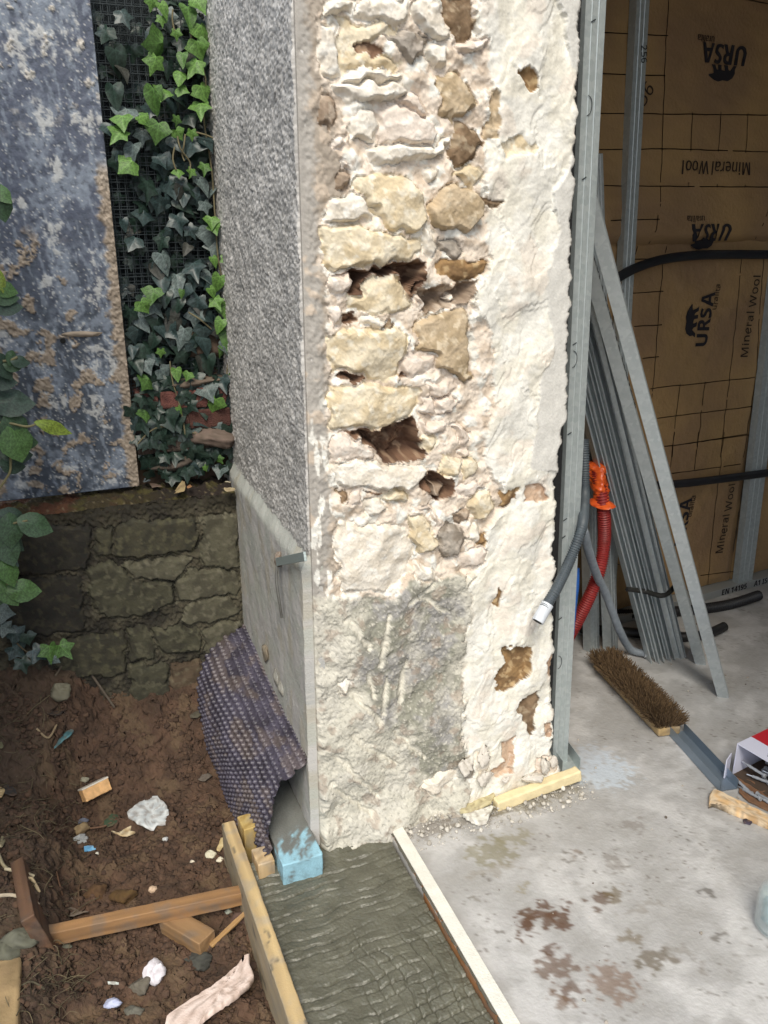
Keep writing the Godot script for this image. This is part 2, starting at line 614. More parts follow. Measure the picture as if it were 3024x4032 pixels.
func build_slab() -> void:
	var x0 := 0.662
	var nx := 330
	var ny := 300
	var z0 := -0.85
	var P := PackedVector3Array(); P.resize(nx * ny)
	var K := PackedColorArray(); K.resize(nx * ny)
	var base := c(174, 173, 172)
	var pale := c(190, 189, 188)
	var dim := c(156, 154, 151)
	var mud := c(92, 66, 48)
	# what lies on it: centre, radii, colour, strength
	var spots := [
		[Vector3(0.880, -0.000, -1.263), 0.075, 0.03, mud, 1.0], [Vector3(0.913, 0.000, -1.239), 0.035, 0.025, mud, 1.0], [Vector3(0.840, 0.000, -1.256), 0.04, 0.02, mud, 0.9],
		[Vector3(1.026, -0.000, -1.245), 0.03, 0.028, c(96, 74, 56), 0.9], [Vector3(1.070, -0.000, -1.253), 0.035, 0.02, c(106, 92, 66), 0.8], [Vector3(0.815, 0.000, -1.224), 0.016, 0.014, mud, 1.0],
		[Vector3(0.836, 0.000, -1.130), 0.05, 0.035, c(102, 78, 60), 0.85], [Vector3(0.841, 0.000, -1.171), 0.035, 0.016, mud, 0.9], [Vector3(0.827, 0.000, -1.076), 0.03, 0.02, mud, 0.85],
		[Vector3(0.802, 0.000, -1.061), 0.025, 0.03, c(112, 88, 68), 0.8], [Vector3(0.920, 0.000, -1.055), 0.06, 0.045, c(120, 96, 78), 0.8], [Vector3(1.034, 0.000, -1.069), 0.055, 0.03, c(96, 84, 64), 0.85],
		[Vector3(1.026, 0.000, -1.135), 0.035, 0.018, c(112, 98, 74), 0.7], [Vector3(0.871, 0.000, -1.482), 0.075, 0.05, c(126, 120, 92), 0.75], [Vector3(0.950, 0.000, -1.503), 0.07, 0.028, c(130, 124, 98), 0.7],
		[Vector3(1.058, 0.000, -1.399), 0.022, 0.02, c(120, 104, 88), 0.7], [Vector3(1.129, 0.000, -1.339), 0.035, 0.03, c(120, 112, 104), 0.6], [Vector3(1.215, 0.000, -1.064), 0.016, 0.016, c(98, 92, 84), 0.8],
		[Vector3(1.278, 0.000, -1.182), 0.02, 0.012, c(90, 84, 76), 0.8], [Vector3(0.822, -0.000, -1.404), 0.014, 0.012, c(98, 92, 84), 0.8], [Vector3(0.763, 0.000, -1.365), 0.02, 0.014, c(110, 104, 90), 0.7],
		[Vector3(0.881, -0.000, -1.359), 0.03, 0.014, c(140, 132, 108), 0.7], [Vector3(0.955, -0.000, -1.273), 0.01, 0.01, mud, 0.8], [Vector3(1.253, 0.000, -1.433), 0.05, 0.02, c(120, 112, 104), 0.6],
		[Vector3(1.315, 0.000, -1.639), 0.11, 0.075, c(196, 206, 216), 0.9], [Vector3(1.323, 0.000, -1.710), 0.09, 0.07, c(186, 194, 204), 0.7], [Vector3(0.903, 0.000, -1.602), 0.12, 0.03, c(128, 120, 108), 0.7],
		[Vector3(1.059, 0.000, -1.614), 0.2, 0.035, c(120, 112, 92), 0.75], [Vector3(0.767, 0.000, -1.615), 0.1, 0.03, c(138, 130, 120), 0.7], [Vector3(1.116, 0.000, -1.016), 0.025, 0.015, c(130, 122, 112), 0.6],
		[Vector3(1.091, 0.000, -1.063), 0.05, 0.02, c(134, 128, 120), 0.6], [Vector3(1.104, 0.000, -1.198), 0.09, 0.012, c(140, 134, 126), 0.6], [Vector3(0.850, -0.000, -1.423), 0.09, 0.02, c(146, 140, 130), 0.6],
	]
	for j in ny:
		var z := z0 - 1.78 * j / (ny - 1.0)
		for i in nx:
			var x := x0 + 2.1 * i / (nx - 1.0)
			var t := na.get_noise_2d(x * 4.0, z * 4.0)
			var s := na.get_noise_2d(x * 8.0 + z * 4.0, z * 11.0 - x * 4.0 + 30.0)
			var k := base.lerp(pale, sstep(0.0, 0.45, t)).lerp(dim, sstep(0.05, 0.5, s) * 0.45)
			k = k.lerp(dim, sstep(0.0, -0.5, t) * 0.5)
			var f := nc.get_noise_2d(x * 70.0, z * 70.0)
			var wob_x := x + 0.03 * na.get_noise_2d(x * 9.0, z * 9.0)
			var wob_z := z + 0.03 * na.get_noise_2d(z * 9.0 + 5.0, x * 9.0)
			k = k.lerp(c(110, 104, 96), sstep(0.62, 0.76, nc.get_noise_2d(wob_x * 46.0, wob_z * 58.0)) * 0.7 * sstep(-0.05, 0.35, na.get_noise_2d(x * 3.0 + 70.0, z * 3.0)))
			k *= 1.0 + 0.05 * n2.get_noise_2d((x * 0.5 + z) * 60.0, (x - z * 0.5) * 9.0)
			var wx := x + 0.02 * n2.get_noise_2d(x * 20.0, z * 20.0)
			var wz := z + 0.02 * n2.get_noise_2d(z * 20.0 + 31.0, x * 20.0)
			for q in spots:
				var dx: float = (wx - q[0].x) / (q[1] * 0.88)
				if absf(dx) > 1.6:
					continue
				var dz: float = (wz - q[0].z) / q[2]
				var d: float = dx * dx + dz * dz
				if d < 2.2:
					d += 0.9 * na.get_noise_2d(x * 34.0, z * 34.0) + 0.35 * nc.get_noise_2d(x * 150.0, z * 150.0) + 0.1
					k = k.lerp(q[3], (0.7 * sstep(0.95, 0.6, d) + 0.3 * sstep(1.5, 0.3, d)) * q[4] * 0.86)
			k *= 1.0 + 0.05 * nc.get_noise_2d(x * 160.0, z * 160.0)
			K[j * nx + i] = k
			P[j * nx + i] = Vector3(x, 0.0015 * t + 0.0006 * f, z)
	var fl := obj("floor", sheet(P, K, nx, ny), vmat(0.62, bump_fine, 0.06, 0.2))
	fl.set_meta("kind", "structure")
	var rest := BoxMesh.new()
	rest.size = Vector3(4.1, 0.2, 4.9)
	var ro := obj("floor_slab", rest, pmat(Color8(184, 181, 176), 0.7, bump_fine, 0.1, 0.4), null, Vector3(0.664 + 2.05, -0.1035, -0.2))
	ro.set_meta("kind", "structure")

# ---------- walls of broken stone ----------
# One relief over a whole face; each stone is cut out of it as a mesh of its own, the rest is the mortar body.
func stone_face(parent: Node3D, x0: float, y0: float, nx: int, ny: int, st: float, zf: float, stones: Array, pal: Dictionary, body: Callable, m: Material, body_name: String, stone_name: String, relief := 1.0, dome := 1.0, lift := 1.0) -> void:
	var n := nx * ny
	var P := PackedVector3Array(); P.resize(n)
	var K := PackedColorArray(); K.resize(n)
	var lab := PackedInt32Array(); lab.resize(n); lab.fill(-1)
	var deep := PackedFloat32Array(); deep.resize(n)
	var joint := PackedFloat32Array(); joint.resize(n); joint.fill(-1.0)
	var hole := PackedFloat32Array(); hole.resize(n)
	var kind := PackedInt32Array(); kind.resize(n); kind.fill(-1)
	var W := PackedVector2Array(); W.resize(n)
	for j in ny:
		var y := y0 + st * j
		for i in nx:
			var x := x0 + st * i
			W[j * nx + i] = Vector2(x + 0.009 * n2.get_noise_2d(x * 18.0, y * 18.0) + 0.0009 * nc.get_noise_2d(x * 90.0, y * 90.0), y + 0.009 * n2.get_noise_2d(x * 18.0 + 70.0, y * 18.0) + 0.0009 * nc.get_noise_2d(x * 90.0, y * 90.0 + 33.0))
	var facets := []
	for s in stones.size():
		var q: Array = stones[s]
		var poly := pts(q[2])
		var lo := poly[0]
		var hi := poly[0]
		for p in poly:
			lo = lo.min(p)
			hi = hi.max(p)
		var mid := (lo + hi) * 0.5
		var half := (hi - lo) * 0.5
		var set: Array = [mid]
		for f in 7:
			var a := rng.randf() * TAU
			set.append(Vector3(cos(a), sin(a), 0.0) * rng.randf_range(0.15, 0.75) + Vector3(0, 0, rng.randf_range(0.0, 0.3) * minf(half.x, half.y)))
		facets.append(set)
		var i0 := clampi(int((lo.x - 0.02 - x0) / st), 0, nx - 1)
		var i1 := clampi(int((hi.x + 0.02 - x0) / st) + 1, 0, nx - 1)
		var j0 := clampi(int((lo.y - 0.02 - y0) / st), 0, ny - 1)
		var j1 := clampi(int((hi.y + 0.02 - y0) / st) + 1, 0, ny - 1)
		var is_hole: bool = q[1] < -30
		for j in range(j0, j1 + 1):
			for i in range(i0, i1 + 1):
				var k := j * nx + i
				var d := sd(W[k], poly)
				if is_hole:
					if d > 0.0:
						kind[k] = s
						lab[k] = -1
						hole[k] = -0.001 * q[1] * sstep(0.0, 0.016, d)
				elif d > 0.0:
					lab[k] = s
					kind[k] = s
					deep[k] = d
					hole[k] *= 0.25
				elif d > joint[k] and d > -0.012 and lab[k] < 0:
					joint[k] = maxf(joint[k], d)
	for j in ny:
		var y := y0 + st * j
		for i in nx:
			var k := j * nx + i
			var x := x0 + st * i
			bh = 0.0
			body.call(x, y, i, j)
			var h := bh
			var col := bc
			var s := kind[k]
			var fine := nc.get_noise_2d(x * 130.0, y * 130.0)
			if s >= 0:
				var q: Array = stones[s]
				var tint: Array = pal[q[0]]
				var t := na.get_noise_2d(x * 14.0 + s * 3.7, y * 14.0 - s * 1.3)
				var sc: Color = tint[0].lerp(tint[1], sstep(-0.3, 0.35, t))
				sc = sc.lerp(tint[2], sstep(0.15, 0.5, na.get_noise_2d(x * 26.0 - s, y * 26.0 + 44.0)))
				if lab[k] >= 0:
					var set: Array = facets[s]
					var mid: Vector2 = set[0]
					var f := 1.0
					for p in range(1, 8):
						var g: Vector3 = set[p]
						f = minf(f, g.z - (g.x * (x - mid.x) + g.y * (y - mid.y)) * 0.6)
					var top: float = 0.001 * q[1] * lift
					var chip := nd.get_noise_2d(x * 21.0 + 0.25 * n2.get_noise_2d(x * 30.0, y * 30.0) + s * 3.0, y * 27.0) + 0.6
					h = lerpf(h - 0.006, top + clampf(f * dome, -0.03, 0.012) + relief * (0.0035 * chip + 0.003 * ns.get_noise_2d(x * 12.0, y * 12.0 + s) + 0.0024 * (nd.get_noise_2d(x * 52.0 + s + 0.5 * fine, y * 66.0 + x * 20.0) + 0.6) + 0.0013 * (nd.get_noise_2d(x * 120.0, y * 140.0 + s) + 0.6)), sstep(0.0, 0.009, deep[k])) + 0.0006 * fine
					h -= hole[k] * 0.6
					col = sc
				else:
					h -= hole[k]
					h += 0.014 * n2.get_noise_2d(x * 22.0, y * 22.0) + 0.003 * fine
					col = sc
			elif joint[k] > -0.012:
				h -= 0.012 * lift * (1.0 + joint[k] / 0.012) * clampf(0.25 + 1.3 * na.get_noise_2d(x * 11.0 + 5.0, y * 11.0), 0.0, 1.1)
			col *= 1.0 + 0.04 * fine + 0.09 * nc.get_noise_2d(x * 260.0, y * 260.0) + 0.1 * na.get_noise_2d(x * 30.0, y * 30.0 + 17.0)
			col.a = 1.0
			K[k] = col
			P[k] = Vector3(x, y, zf + h)
	finish_face(P, nx, ny, x0, y0, st, zf)
	var made := cut_sheet(P, K, lab, nx, ny)
	for l in made:
		obj(body_name if l < 0 else stone_name, made[l], m, parent)

var edge_right := PackedVector2Array()
func finish_face(P: PackedVector3Array, nx: int, ny: int, x0: float, y0: float, st: float, zf: float) -> void:
	if edge_right.is_empty():
		return
	for j in ny:
		var y := y0 + st * j
		var xr := lerp_at(edge_right, y) + 0.008 * na.get_noise_2d(3.0, y * 18.0) + 0.0012 * nc.get_noise_2d(8.0, y * 120.0)
		for i in 13:
			P[j * nx + i].z = lerpf(zf - 0.003, P[j * nx + i].z, sstep(0.0, 0.012 + 0.022 * clampf(0.4 + na.get_noise_2d(17.0, y * 22.0), 0.0, 1.2), i * st) if i > 0 else 0.0)
		P[j * nx] = Vector3(x0 + 0.003, y, zf - 0.05)
		var last := 0.0
		for i in nx:
			var k := j * nx + i
			var over := P[k].x - xr
			if over > 0.0:
				P[k] = Vector3(xr, y, last - over * 7.0)
			else:
				var rim := sstep(-0.016, 0.0, over)
				P[k].z -= 0.012 * rim * rim
				last = P[k].z

func build_stone_wall() -> void:
	var wall := thing("stone_wall", "thick rubble stone wall with its raw cream end stripped of plaster", "wall")
	var pal := {
		"C": [c(230, 223, 211), c(220, 211, 196), c(235, 231, 222)], "P": [c(226, 214, 202), c(214, 200, 186), c(232, 224, 214)], "Y": [c(221, 209, 184), c(211, 194, 162), c(229, 220, 200)],
		"T": [c(194, 175, 147), c(172, 153, 124), c(210, 194, 168)], "B": [c(136, 114, 90), c(112, 92, 70), c(162, 144, 120)], "G": [c(156, 148, 138), c(134, 124, 112), c(182, 172, 160)],
		"O": [c(152, 122, 84), c(124, 98, 68), c(182, 156, 118)], "H": [c(124, 96, 76), c(100, 75, 59), c(158, 132, 108)], "M": [c(160, 142, 124), c(140, 122, 104), c(186, 170, 152)], "R": [c(196, 170, 146), c(180, 150, 126), c(212, 192, 172)],
	}
	var stones := [
		["Y", 14, "565,1822 643,1818 684,1813 647,1796 618,1776 596,1763 654,1766 691,1756 688,1744 618,1743 571,1736 562,1764"],
		["H", -6, "593,1784 618,1793 654,1769 632,1764 593,1766"],
		["C", 22, "536,1820 538,1842 562,1855 604,1846 597,1830 565,1822"],
		["C", 28, "606,1844 626,1860 698,1865 706,1842 691,1817 662,1812 643,1820 597,1826"],
		["G", 34, "647,1796 676,1809 728,1807 744,1793 737,1765 707,1748 691,1759 676,1783"],
		["C", 30, "705,1851 727,1864 761,1859 773,1847 793,1808 778,1792 747,1796 721,1822"],
		["B", 4, "769,1870 826,1875 843,1836 836,1811 809,1798 793,1811 777,1841"],
		["C", 16, "534,1813 560,1811 562,1764 571,1735 549,1715 531,1721"],
		["C", 34, "568,1733 618,1742 692,1742 700,1729 677,1724 570,1720"],
		["C", 44, "551,1715 581,1720 692,1725 707,1713 692,1697 677,1690 651,1681 628,1693 592,1685 559,1698"],
		["C", 24, "584,1663 602,1674 636,1673 643,1635 635,1615 581,1614"],
		["P", 32, "640,1673 677,1684 731,1666 766,1648 759,1618 708,1615 640,1614"],
		["C", 38, "612,1608 708,1613 763,1613 786,1632 799,1649 789,1602 764,1585 693,1580 620,1582"],
		["P", 16, "677,1684 707,1713 730,1708 754,1664 738,1663"],
		["C", 26, "744,1790 778,1789 787,1764 764,1744 741,1762"],
		["T", 16, "764,1738 807,1748 840,1719 847,1693 830,1666 798,1657 773,1677 767,1709"],
		["B", 24, "802,1656 834,1653 881,1619 836,1589 804,1575 788,1588 795,1615"],
		["T", 10, "871,1651 876,1714 894,1721 903,1669 899,1635 878,1626"],
		["O", -8, "936,1759 960,1764 985,1742 977,1721 962,1734 945,1745"],
		["Y", 12, "906,1623 943,1634 985,1623 999,1609 958,1598 911,1600"],
		["Y", 26, "801,1561 828,1586 858,1576 865,1552 847,1534 826,1548"],
		["P", 28, "798,1793 828,1807 864,1805 869,1785 837,1776 806,1778"],
		["B", 8, "858,1524 894,1521 921,1506 891,1500"],
		["M", 16, "558,1560 579,1569 595,1556 587,1532 563,1532"],
		["M", 12, "531,1709 557,1688 558,1651 540,1632 526,1656"],
		["P", 14, "552,1626 576,1626 579,1607 561,1594 550,1607"],
		["P", 18, "557,1591 579,1588 586,1572 564,1570"],
		["C", 22, "732,1567 768,1571 772,1551 745,1540"],
		["C", 26, "537,1513 589,1527 631,1503 631,1478 593,1471 528,1474"],
		["Y", 30, "591,1530 601,1553 647,1567 717,1558 742,1514 747,1497 742,1458 710,1451 670,1458 633,1476 633,1503"],
		["T", 44, "749,1497 765,1521 793,1542 838,1542 873,1511 870,1475 842,1454 800,1454 766,1462 748,1476"],
		["Y", 42, "527,1468 596,1467 654,1455 702,1447 740,1433 741,1416 710,1398 646,1393 576,1388 534,1382 523,1399 526,1443"],
		["C", 24, "743,1470 763,1454 772,1419 752,1401 743,1416"],
		["G", 8, "773,1445 825,1432 839,1414 822,1396 791,1404 771,1420"],
		["O", 16, "764,1393 789,1400 831,1395 865,1403 894,1387 867,1358 820,1353 785,1367"],
		["H", -64, "549,1379 646,1392 710,1396 745,1397 740,1358 719,1344 711,1329 678,1365 623,1374 611,1361 607,1340 579,1337 580,1369"],
		["H", -60, "711,1353 735,1358 738,1328 720,1323"],
		["Y", 18, "611,1358 642,1372 678,1364 711,1343 721,1307 679,1296 614,1297 579,1305 571,1320 579,1337 607,1338"],
		["P", 26, "538,1376 576,1379 584,1359 575,1334 548,1327 537,1346"],
		["P", 22, "540,1317 559,1317 571,1295 567,1277 543,1272 538,1296"],
		["H", -60, "571,1294 594,1298 595,1285 574,1283"],
		["C", 26, "596,1290 626,1298 666,1283 654,1265 626,1263 602,1275"],
		["B", 14, "647,1271 666,1287 686,1271 671,1260"],
		["M", -34, "736,1343 820,1352 869,1350 857,1320 821,1307 753,1296 724,1307"],
		["P", 14, "719,1322 736,1328 747,1306 732,1297"],
		["C", 16, "799,1326 816,1331 823,1320 810,1315"],
		["T", 28, "723,1280 770,1293 830,1298 843,1293 851,1255 847,1209 861,1140 844,1136 808,1155 773,1181 768,1205 733,1218 725,1250"],
		["Y", 32, "530,1240 543,1266 586,1275 622,1262 679,1267 704,1251 705,1225 692,1183 667,1155 621,1156 601,1181 569,1184 536,1181"],
		["H", -45, "556,1176 577,1183 602,1174 606,1160 569,1161"],
		["H", -40, "683,1171 701,1178 708,1166 684,1159"],
		["P", 12, "708,1243 729,1215 766,1200 777,1177 747,1160 713,1154 696,1179"],
		["Y", 36, "532,1155 679,1147 734,1134 732,1103 714,1078 671,1062 629,1053 587,1056 534,1067"],
		["P", 20, "739,1118 770,1112 784,1074 749,1073 735,1090"],
		["P", 26, "775,1095 783,1125 814,1125 829,1091 816,1070 784,1074"],
		["P", 16, "748,1140 800,1154 829,1134 809,1115 766,1110"],
		["H", -60, "563,1053 629,1053 671,1061 718,1077 737,1045 742,1016 761,989 741,982 698,972 641,987 629,1011 591,1038"],
		["P", 22, "736,1061 775,1060 812,1047 799,1027 749,1032"],
		["Y", 18, "741,1024 767,1026 782,1004 764,992 741,1003"],
		["P", 24, "816,1051 839,1040 859,1017 849,996 822,1008"],
		["P", 18, "836,990 859,998 874,981 865,969 841,971"],
		["Y", 22, "789,977 823,976 841,963 838,934 820,923 787,935"],
		["Y", 20, "845,967 884,959 881,922 844,920"],
		["P", 14, "534,1051 563,1053 629,1010 637,984 582,991 533,992"],
		["C", 36, "534,983 582,990 698,967 770,954 761,938 733,920 707,913 620,925 536,937"],
		["B", 8, "548,928 565,927 569,906 552,899"],
		["P", 16, "573,922 603,920 611,892 585,882 569,897"],
		["C", 18, "611,900 646,905 663,868 628,855 607,875"],
		["H", -35, "607,920 641,916 641,904"],
		["Y", 20, "646,908 698,915 717,887 704,871 672,883"],
		["C", 26, "542,853 611,840 681,835 718,808 727,771 722,726 700,688 663,671 609,676 552,681 541,798"],
		["Y", 28, "713,852 744,852 787,771 783,748 736,755 718,803"],
		["P", 20, "725,869 752,870 804,823 790,807 753,852"],
		["G", 28, "782,785 804,817 856,802 863,774 840,735 802,731"],
		["Y", 24, "868,876 920,884 938,832 910,808 864,827"],
		["O", 10, "944,876 989,876 991,853 967,832 947,836"],
		["R", -6, "1012,887 1048,892 1075,869 1072,837 1014,845"],
		["C", 28, "732,733 755,725 794,677 738,681"],
		["P", 22, "825,899 882,909 911,894 869,876 830,881"],
		["P", 20, "835,740 913,737 915,700 850,695"],
		["C", 24, "858,769 886,807 905,791 887,747"],
		["O", 14, "889,765 914,784 912,743 887,744"],
		["M", 14, "827,837 864,842 869,809 832,815"],
		["H", -45, "738,923 770,949 816,918 826,891 804,871 775,870 756,899"],
		["M", 10, "770,915 802,903 798,881 772,885"],
		["C", 16, "532,452 562,468 570,461 566,427 556,414"],
		["C", 20, "758,126 807,123 861,136 856,104 823,87 788,67 755,101"],
		["O", -5, "971,462 1020,461 1057,445 1065,417 1046,362 1009,343 973,329 958,355 959,397 971,421"],
		["B", -5, "1024,279 1049,311 1089,314 1086,265 1085,198 1075,176 1056,205 1037,249"],
		["O", -8, "943,609 957,638 969,620 956,573 945,584"],
		["R", -3, "981,178 1027,184 1027,150 1019,82 964,73 957,99 1000,116"],
		["R", -4, "1100,387 1126,410 1133,343 1108,349"],
		["R", -2, "1101,205 1138,208 1138,162 1116,162"],
		["C", 18, "906,164 943,166 956,122 947,93 913,111"],
		["G", 16, "869,140 896,139 900,92 876,92"],
		["P", 18, "1097,102 1137,103 1176,51 1130,40 1094,62"],
		["G", 14, "1049,50 1077,60 1107,34 1062,32"],
	]
	var left := pts("596,494 659,500 683,522 732,543 858,542 927,532 1069,529 1112,526 1182,533 1242,529 1278,535 1374,536 1392,519 1470,525 1503,531 1529,578 1562,579 1607,554 1658,566 1682,555 1721,529 1821,534 1853,535")
	var stucco := pts("40,478 357,485 687,496 761,502 846,509 1011,509 1114,506 1243,502 1385,498 1552,496 1574,495 1728,492 1850,491")
	var plaster := pts("31,889 118,886 177,879 236,863 338,868 412,865 525,864 581,882 655,871 656,871 742,917 789,915 851,970 949,896 1013,900 1080,925 1241,903 1294,856 1339,863 1402,897 1504,882 1580,874 1648,873 1721,880 1779,877 1821,848 1876,845")
	var smooth := pts("555,1157 873,1130 909,1096 922,1020 1023,1028 1070,1034 1129,1030 1192,1064 1254,1050 1334,1030 1384,1040 1455,1057 1528,1036 1529,1038 1561,1058 1601,1077 1688,1081 1756,1068 1788,1052 1846,1039 1889,1014")
	edge_right = pts("39,1177 101,1146 253,1137 464,1123 616,1112 664,1113 763,1105 810,1109 950,1096 1024,1112 1065,1116 1185,1103 1292,1102 1455,1092 1547,1089 1757,1081 1893,1075")
	var conc := pts("479,683 543,672 609,665 682,655 718,681 793,685 841,687 871,675 890,672")
	var gouges := []
	for s in ["645,489 663,611", "696,372 712,475", "650,347 658,442", "531,263 639,109", "515,177 619,59", "566,432 645,323", "683,292 764,190", "747,644 820,587", "564,615 617,534", "719,634 775,667", "617,466 631,403", "573,304 684,190"]:
		gouges.append(pts(s))
	var core_a: Vector3 = Vector3(0.720, 0.513, -1.653)
	var core_b: Vector3 = Vector3(0.800, 0.203, -1.653)
	var rub := c(226, 213, 198)
	var rub2 := c(202, 186, 168)
	var pla := c(233, 231, 223)
	var pla2 := c(229, 225, 212)
	var pla3 := c(226, 217, 205)
	var smo := c(214, 212, 206)
	var mor := c(166, 155, 142)
	var mor2 := c(172, 167, 160)
	var con := [c(148, 147, 134), c(160, 158, 155), c(212, 208, 195), c(128, 126, 118), c(160, 144, 130)]
	var row := -1
	var xl := 0.0
	var xs := 0.0
	var xp := 0.0
	var xm := 0.0
	var rows := []
	var ny := 706
	var st := 0.0028
	var y0 := -0.04
	for j in ny:
		var y := y0 + st * j
		rows.append([lerp_at(stucco, y), lerp_at(left, y), lerp_at(plaster, y), lerp_at(smooth, y)])
	var body := func(x: float, y: float, i: int, j: int) -> void:
		var r: Array = rows[j]
		var wob := 0.014 * na.get_noise_2d(x * 20.0 + 3.0, y * 20.0) + 0.004 * nc.get_noise_2d(x * 100.0, y * 100.0)
		var f := nc.get_noise_2d(x * 60.0, y * 60.0 + 5.0)
		var t := na.get_noise_2d(x * 10.0, y * 10.0 + 60.0)
		# crumbled mortar between the stones
		var chip := nd.get_noise_2d(x * 30.0 + 0.3 * f, y * 34.0) + 0.6
		var h := 0.0 + 0.009 * n2.get_noise_2d(x * 10.0, y * 10.0 + 60.0) + 0.005 * chip + 0.0034 * (nd.get_noise_2d(x * 75.0 + 0.5 * f, y * 75.0) + 0.6) + 0.0016 * (nd.get_noise_2d(x * 150.0, y * 150.0) + 0.6) + 0.001 * f
		var k := rub.lerp(rub2, sstep(-0.1, 0.45, na.get_noise_2d(x * 18.0 + 30.0, y * 18.0)))
		k = k.lerp(pla, sstep(0.1, 0.4, na.get_noise_2d(x * 15.0, y * 15.0 + 90.0)))
		# lumpy lime plaster
		var w := sstep(-0.006, 0.006, x - r[2] + wob)
		if w > 0.0:
			var q := x * 0.8 + y * 0.6
			var scal := nd.get_noise_2d(q * 11.0 + 0.5 * ns.get_noise_2d(x * 14.0, y * 14.0), (y * 0.8 - x * 0.6) * 6.0 + 0.4 * ns.get_noise_2d(x * 11.0 + 7.0, y * 11.0)) + 0.6
			var coat := n2.get_noise_2d(x * 6.0 + 0.02 * f, y * 4.5 + 0.02 * f)
			var ph := 0.004 + 0.007 * ns.get_noise_2d(x * 7.0 + 11.0, y * 5.0) + 0.0022 * sstep(0.07, 0.11, coat) + 0.0019 * sstep(-0.25, -0.21, coat) + 0.0013 * sstep(0.29, 0.32, n2.get_noise_2d(x * 9.0 + 40.0, y * 6.0)) + 0.0045 * scal * (0.6 + 0.6 * ns.get_noise_2d(x * 5.0, y * 5.0 + 3.0)) + 0.0009 * n2.get_noise_2d(x * 40.0, y * 40.0)
			var pk := pla.lerp(pla2, sstep(-0.2, 0.4, na.get_noise_2d(x * 9.0, y * 9.0))).lerp(pla3, sstep(0.2, 0.5, na.get_noise_2d(x * 7.0 + 21.0, y * 7.0)) * 0.8)
			var v := sstep(-0.003, 0.003, x - r[3] + 0.5 * wob)
			if v > 0.0:
				ph = lerpf(ph, 0.009 + 0.0015 * t, v)
				pk = pk.lerp(smo, v)
			h = lerpf(h, ph, w)
			k = k.lerp(pk, w)
		# render and earth mortar at the outer corner
		w = sstep(0.006, -0.006, x - r[1] + wob)
		if w > 0.0:
			var mk := mor2.lerp(mor, sstep(0.0, 0.018, x - r[0] - 0.012 + wob)).lerp(rub2, sstep(0.25, 0.5, t) * 0.8)
			mk = mk.lerp(pla, sstep(0.22, 0.34, na.get_noise_2d(x * 30.0, y * 9.0 + 12.0)) * sstep(1.2, 1.0, y))
			h = lerpf(h, -0.002 + 0.005 * t + 0.0016 * f, w)
			k = k.lerp(mk, w)
		# hacked concrete foot
		w = sstep(0.008, -0.008, y - lerp_at(conc, x) + wob) * sstep(0.006, -0.006, x - r[2] + wob)
		if w > 0.0:
			var a := na.get_noise_2d(x * 7.0 + 50.0, y * 7.0)
			var b := na.get_noise_2d(x * 20.0, y * 20.0 + 77.0)
			var ch := 0.006 + 0.014 * n2.get_noise_2d(x * 5.0 + 50.0, y * 5.0) + 0.0055 * (nd.get_noise_2d(x * 13.0 + 0.5 * b, y * 9.0 + x * 5.0) + 0.6) + 0.0024 * b + 0.0012 * f + 0.0014 * nc.get_noise_2d(x * 150.0, y * 150.0)
			var ck: Color = con[0].lerp(con[1], sstep(-0.1, 0.25, na.get_noise_2d(x * 6.0, y * 6.0 + 33.0))).lerp(con[3], sstep(0.1, 0.4, b) * 0.7)
			ck = ck.lerp(con[2], sstep(0.15, 0.45, na.get_noise_2d(x * 9.0 + 71.0, y * 9.0)) * 0.45)
			var core := maxf(1.0 - Vector2((x - core_a.x) / 0.135, (y - core_a.y) / 0.2).length(), 1.0 - Vector2((x - core_b.x) / 0.09, (y - core_b.y) / 0.09).length())
			ck = ck.lerp(con[2], sstep(0.12, -0.22, core + 0.35 * na.get_noise_2d(x * 9.0 + 3.0, y * 9.0)) * 0.72)
			ck = ck.lerp(con[4], sstep(0.3, 0.5, na.get_noise_2d(x * 12.0 + 5.0, y * 12.0)) * 0.6)
			ck = ck.lerp(con[2], sstep(0.5, 0.66, f) * 0.7).lerp(con[3], sstep(0.5, 0.7, -f) * 0.6)
			var p := Vector2(x, y) + Vector2(0.006, 0.006) * b
			for g in gouges:
				var e: Vector2 = g[1] - g[0]
				var u := clampf((p - g[0]).dot(e) / e.length_squared(), 0.0, 1.0)
				var d: float = (p - g[0] - e * u).length() / (0.011 - 0.005 * u)
				if d < 1.0:
					ch -= 0.008 * (1.0 - d * d)
					ck = ck.lerp(con[2], sstep(1.0, 0.6, d + 0.6 * f) * 0.9)
			h = lerpf(h, ch, w)
			k = k.lerp(ck, w)
		h += 0.05 * sstep(0.09, -0.03, y + 0.02 * t) * sstep(1.2, 0.6, x) * 0.5
		bh = h
		bc = k
	stone_face(wall, 0.482, y0, 254, ny, st, FRONT, stones, pal, body, m_rock, "mortar_face", "stone", 1.0, 0.6, 0.5)
	edge_right = PackedVector2Array()
	# the rest of the wall, behind and above the relief
	var plain := pmat(Color8(212, 202, 184), 0.95, bump_fine, 0.5, 0.3)
	var core := obj("wall_core", box_mesh(Vector3(0.575, 2.9, 1.0), 0.5, 0.0, paint(Color.WHITE)), plain, wall, Vector3(0.487 + 0.2875, 1.25, FRONT - 0.62))
	core.name = "wall_core"
	obj("wall_top", box_mesh(Vector3(0.57, 0.8, 0.14), 0.3, 0.0, paint(Color.WHITE)), plain, wall, Vector3(0.487 + 0.285, 2.33, FRONT - 0.075))

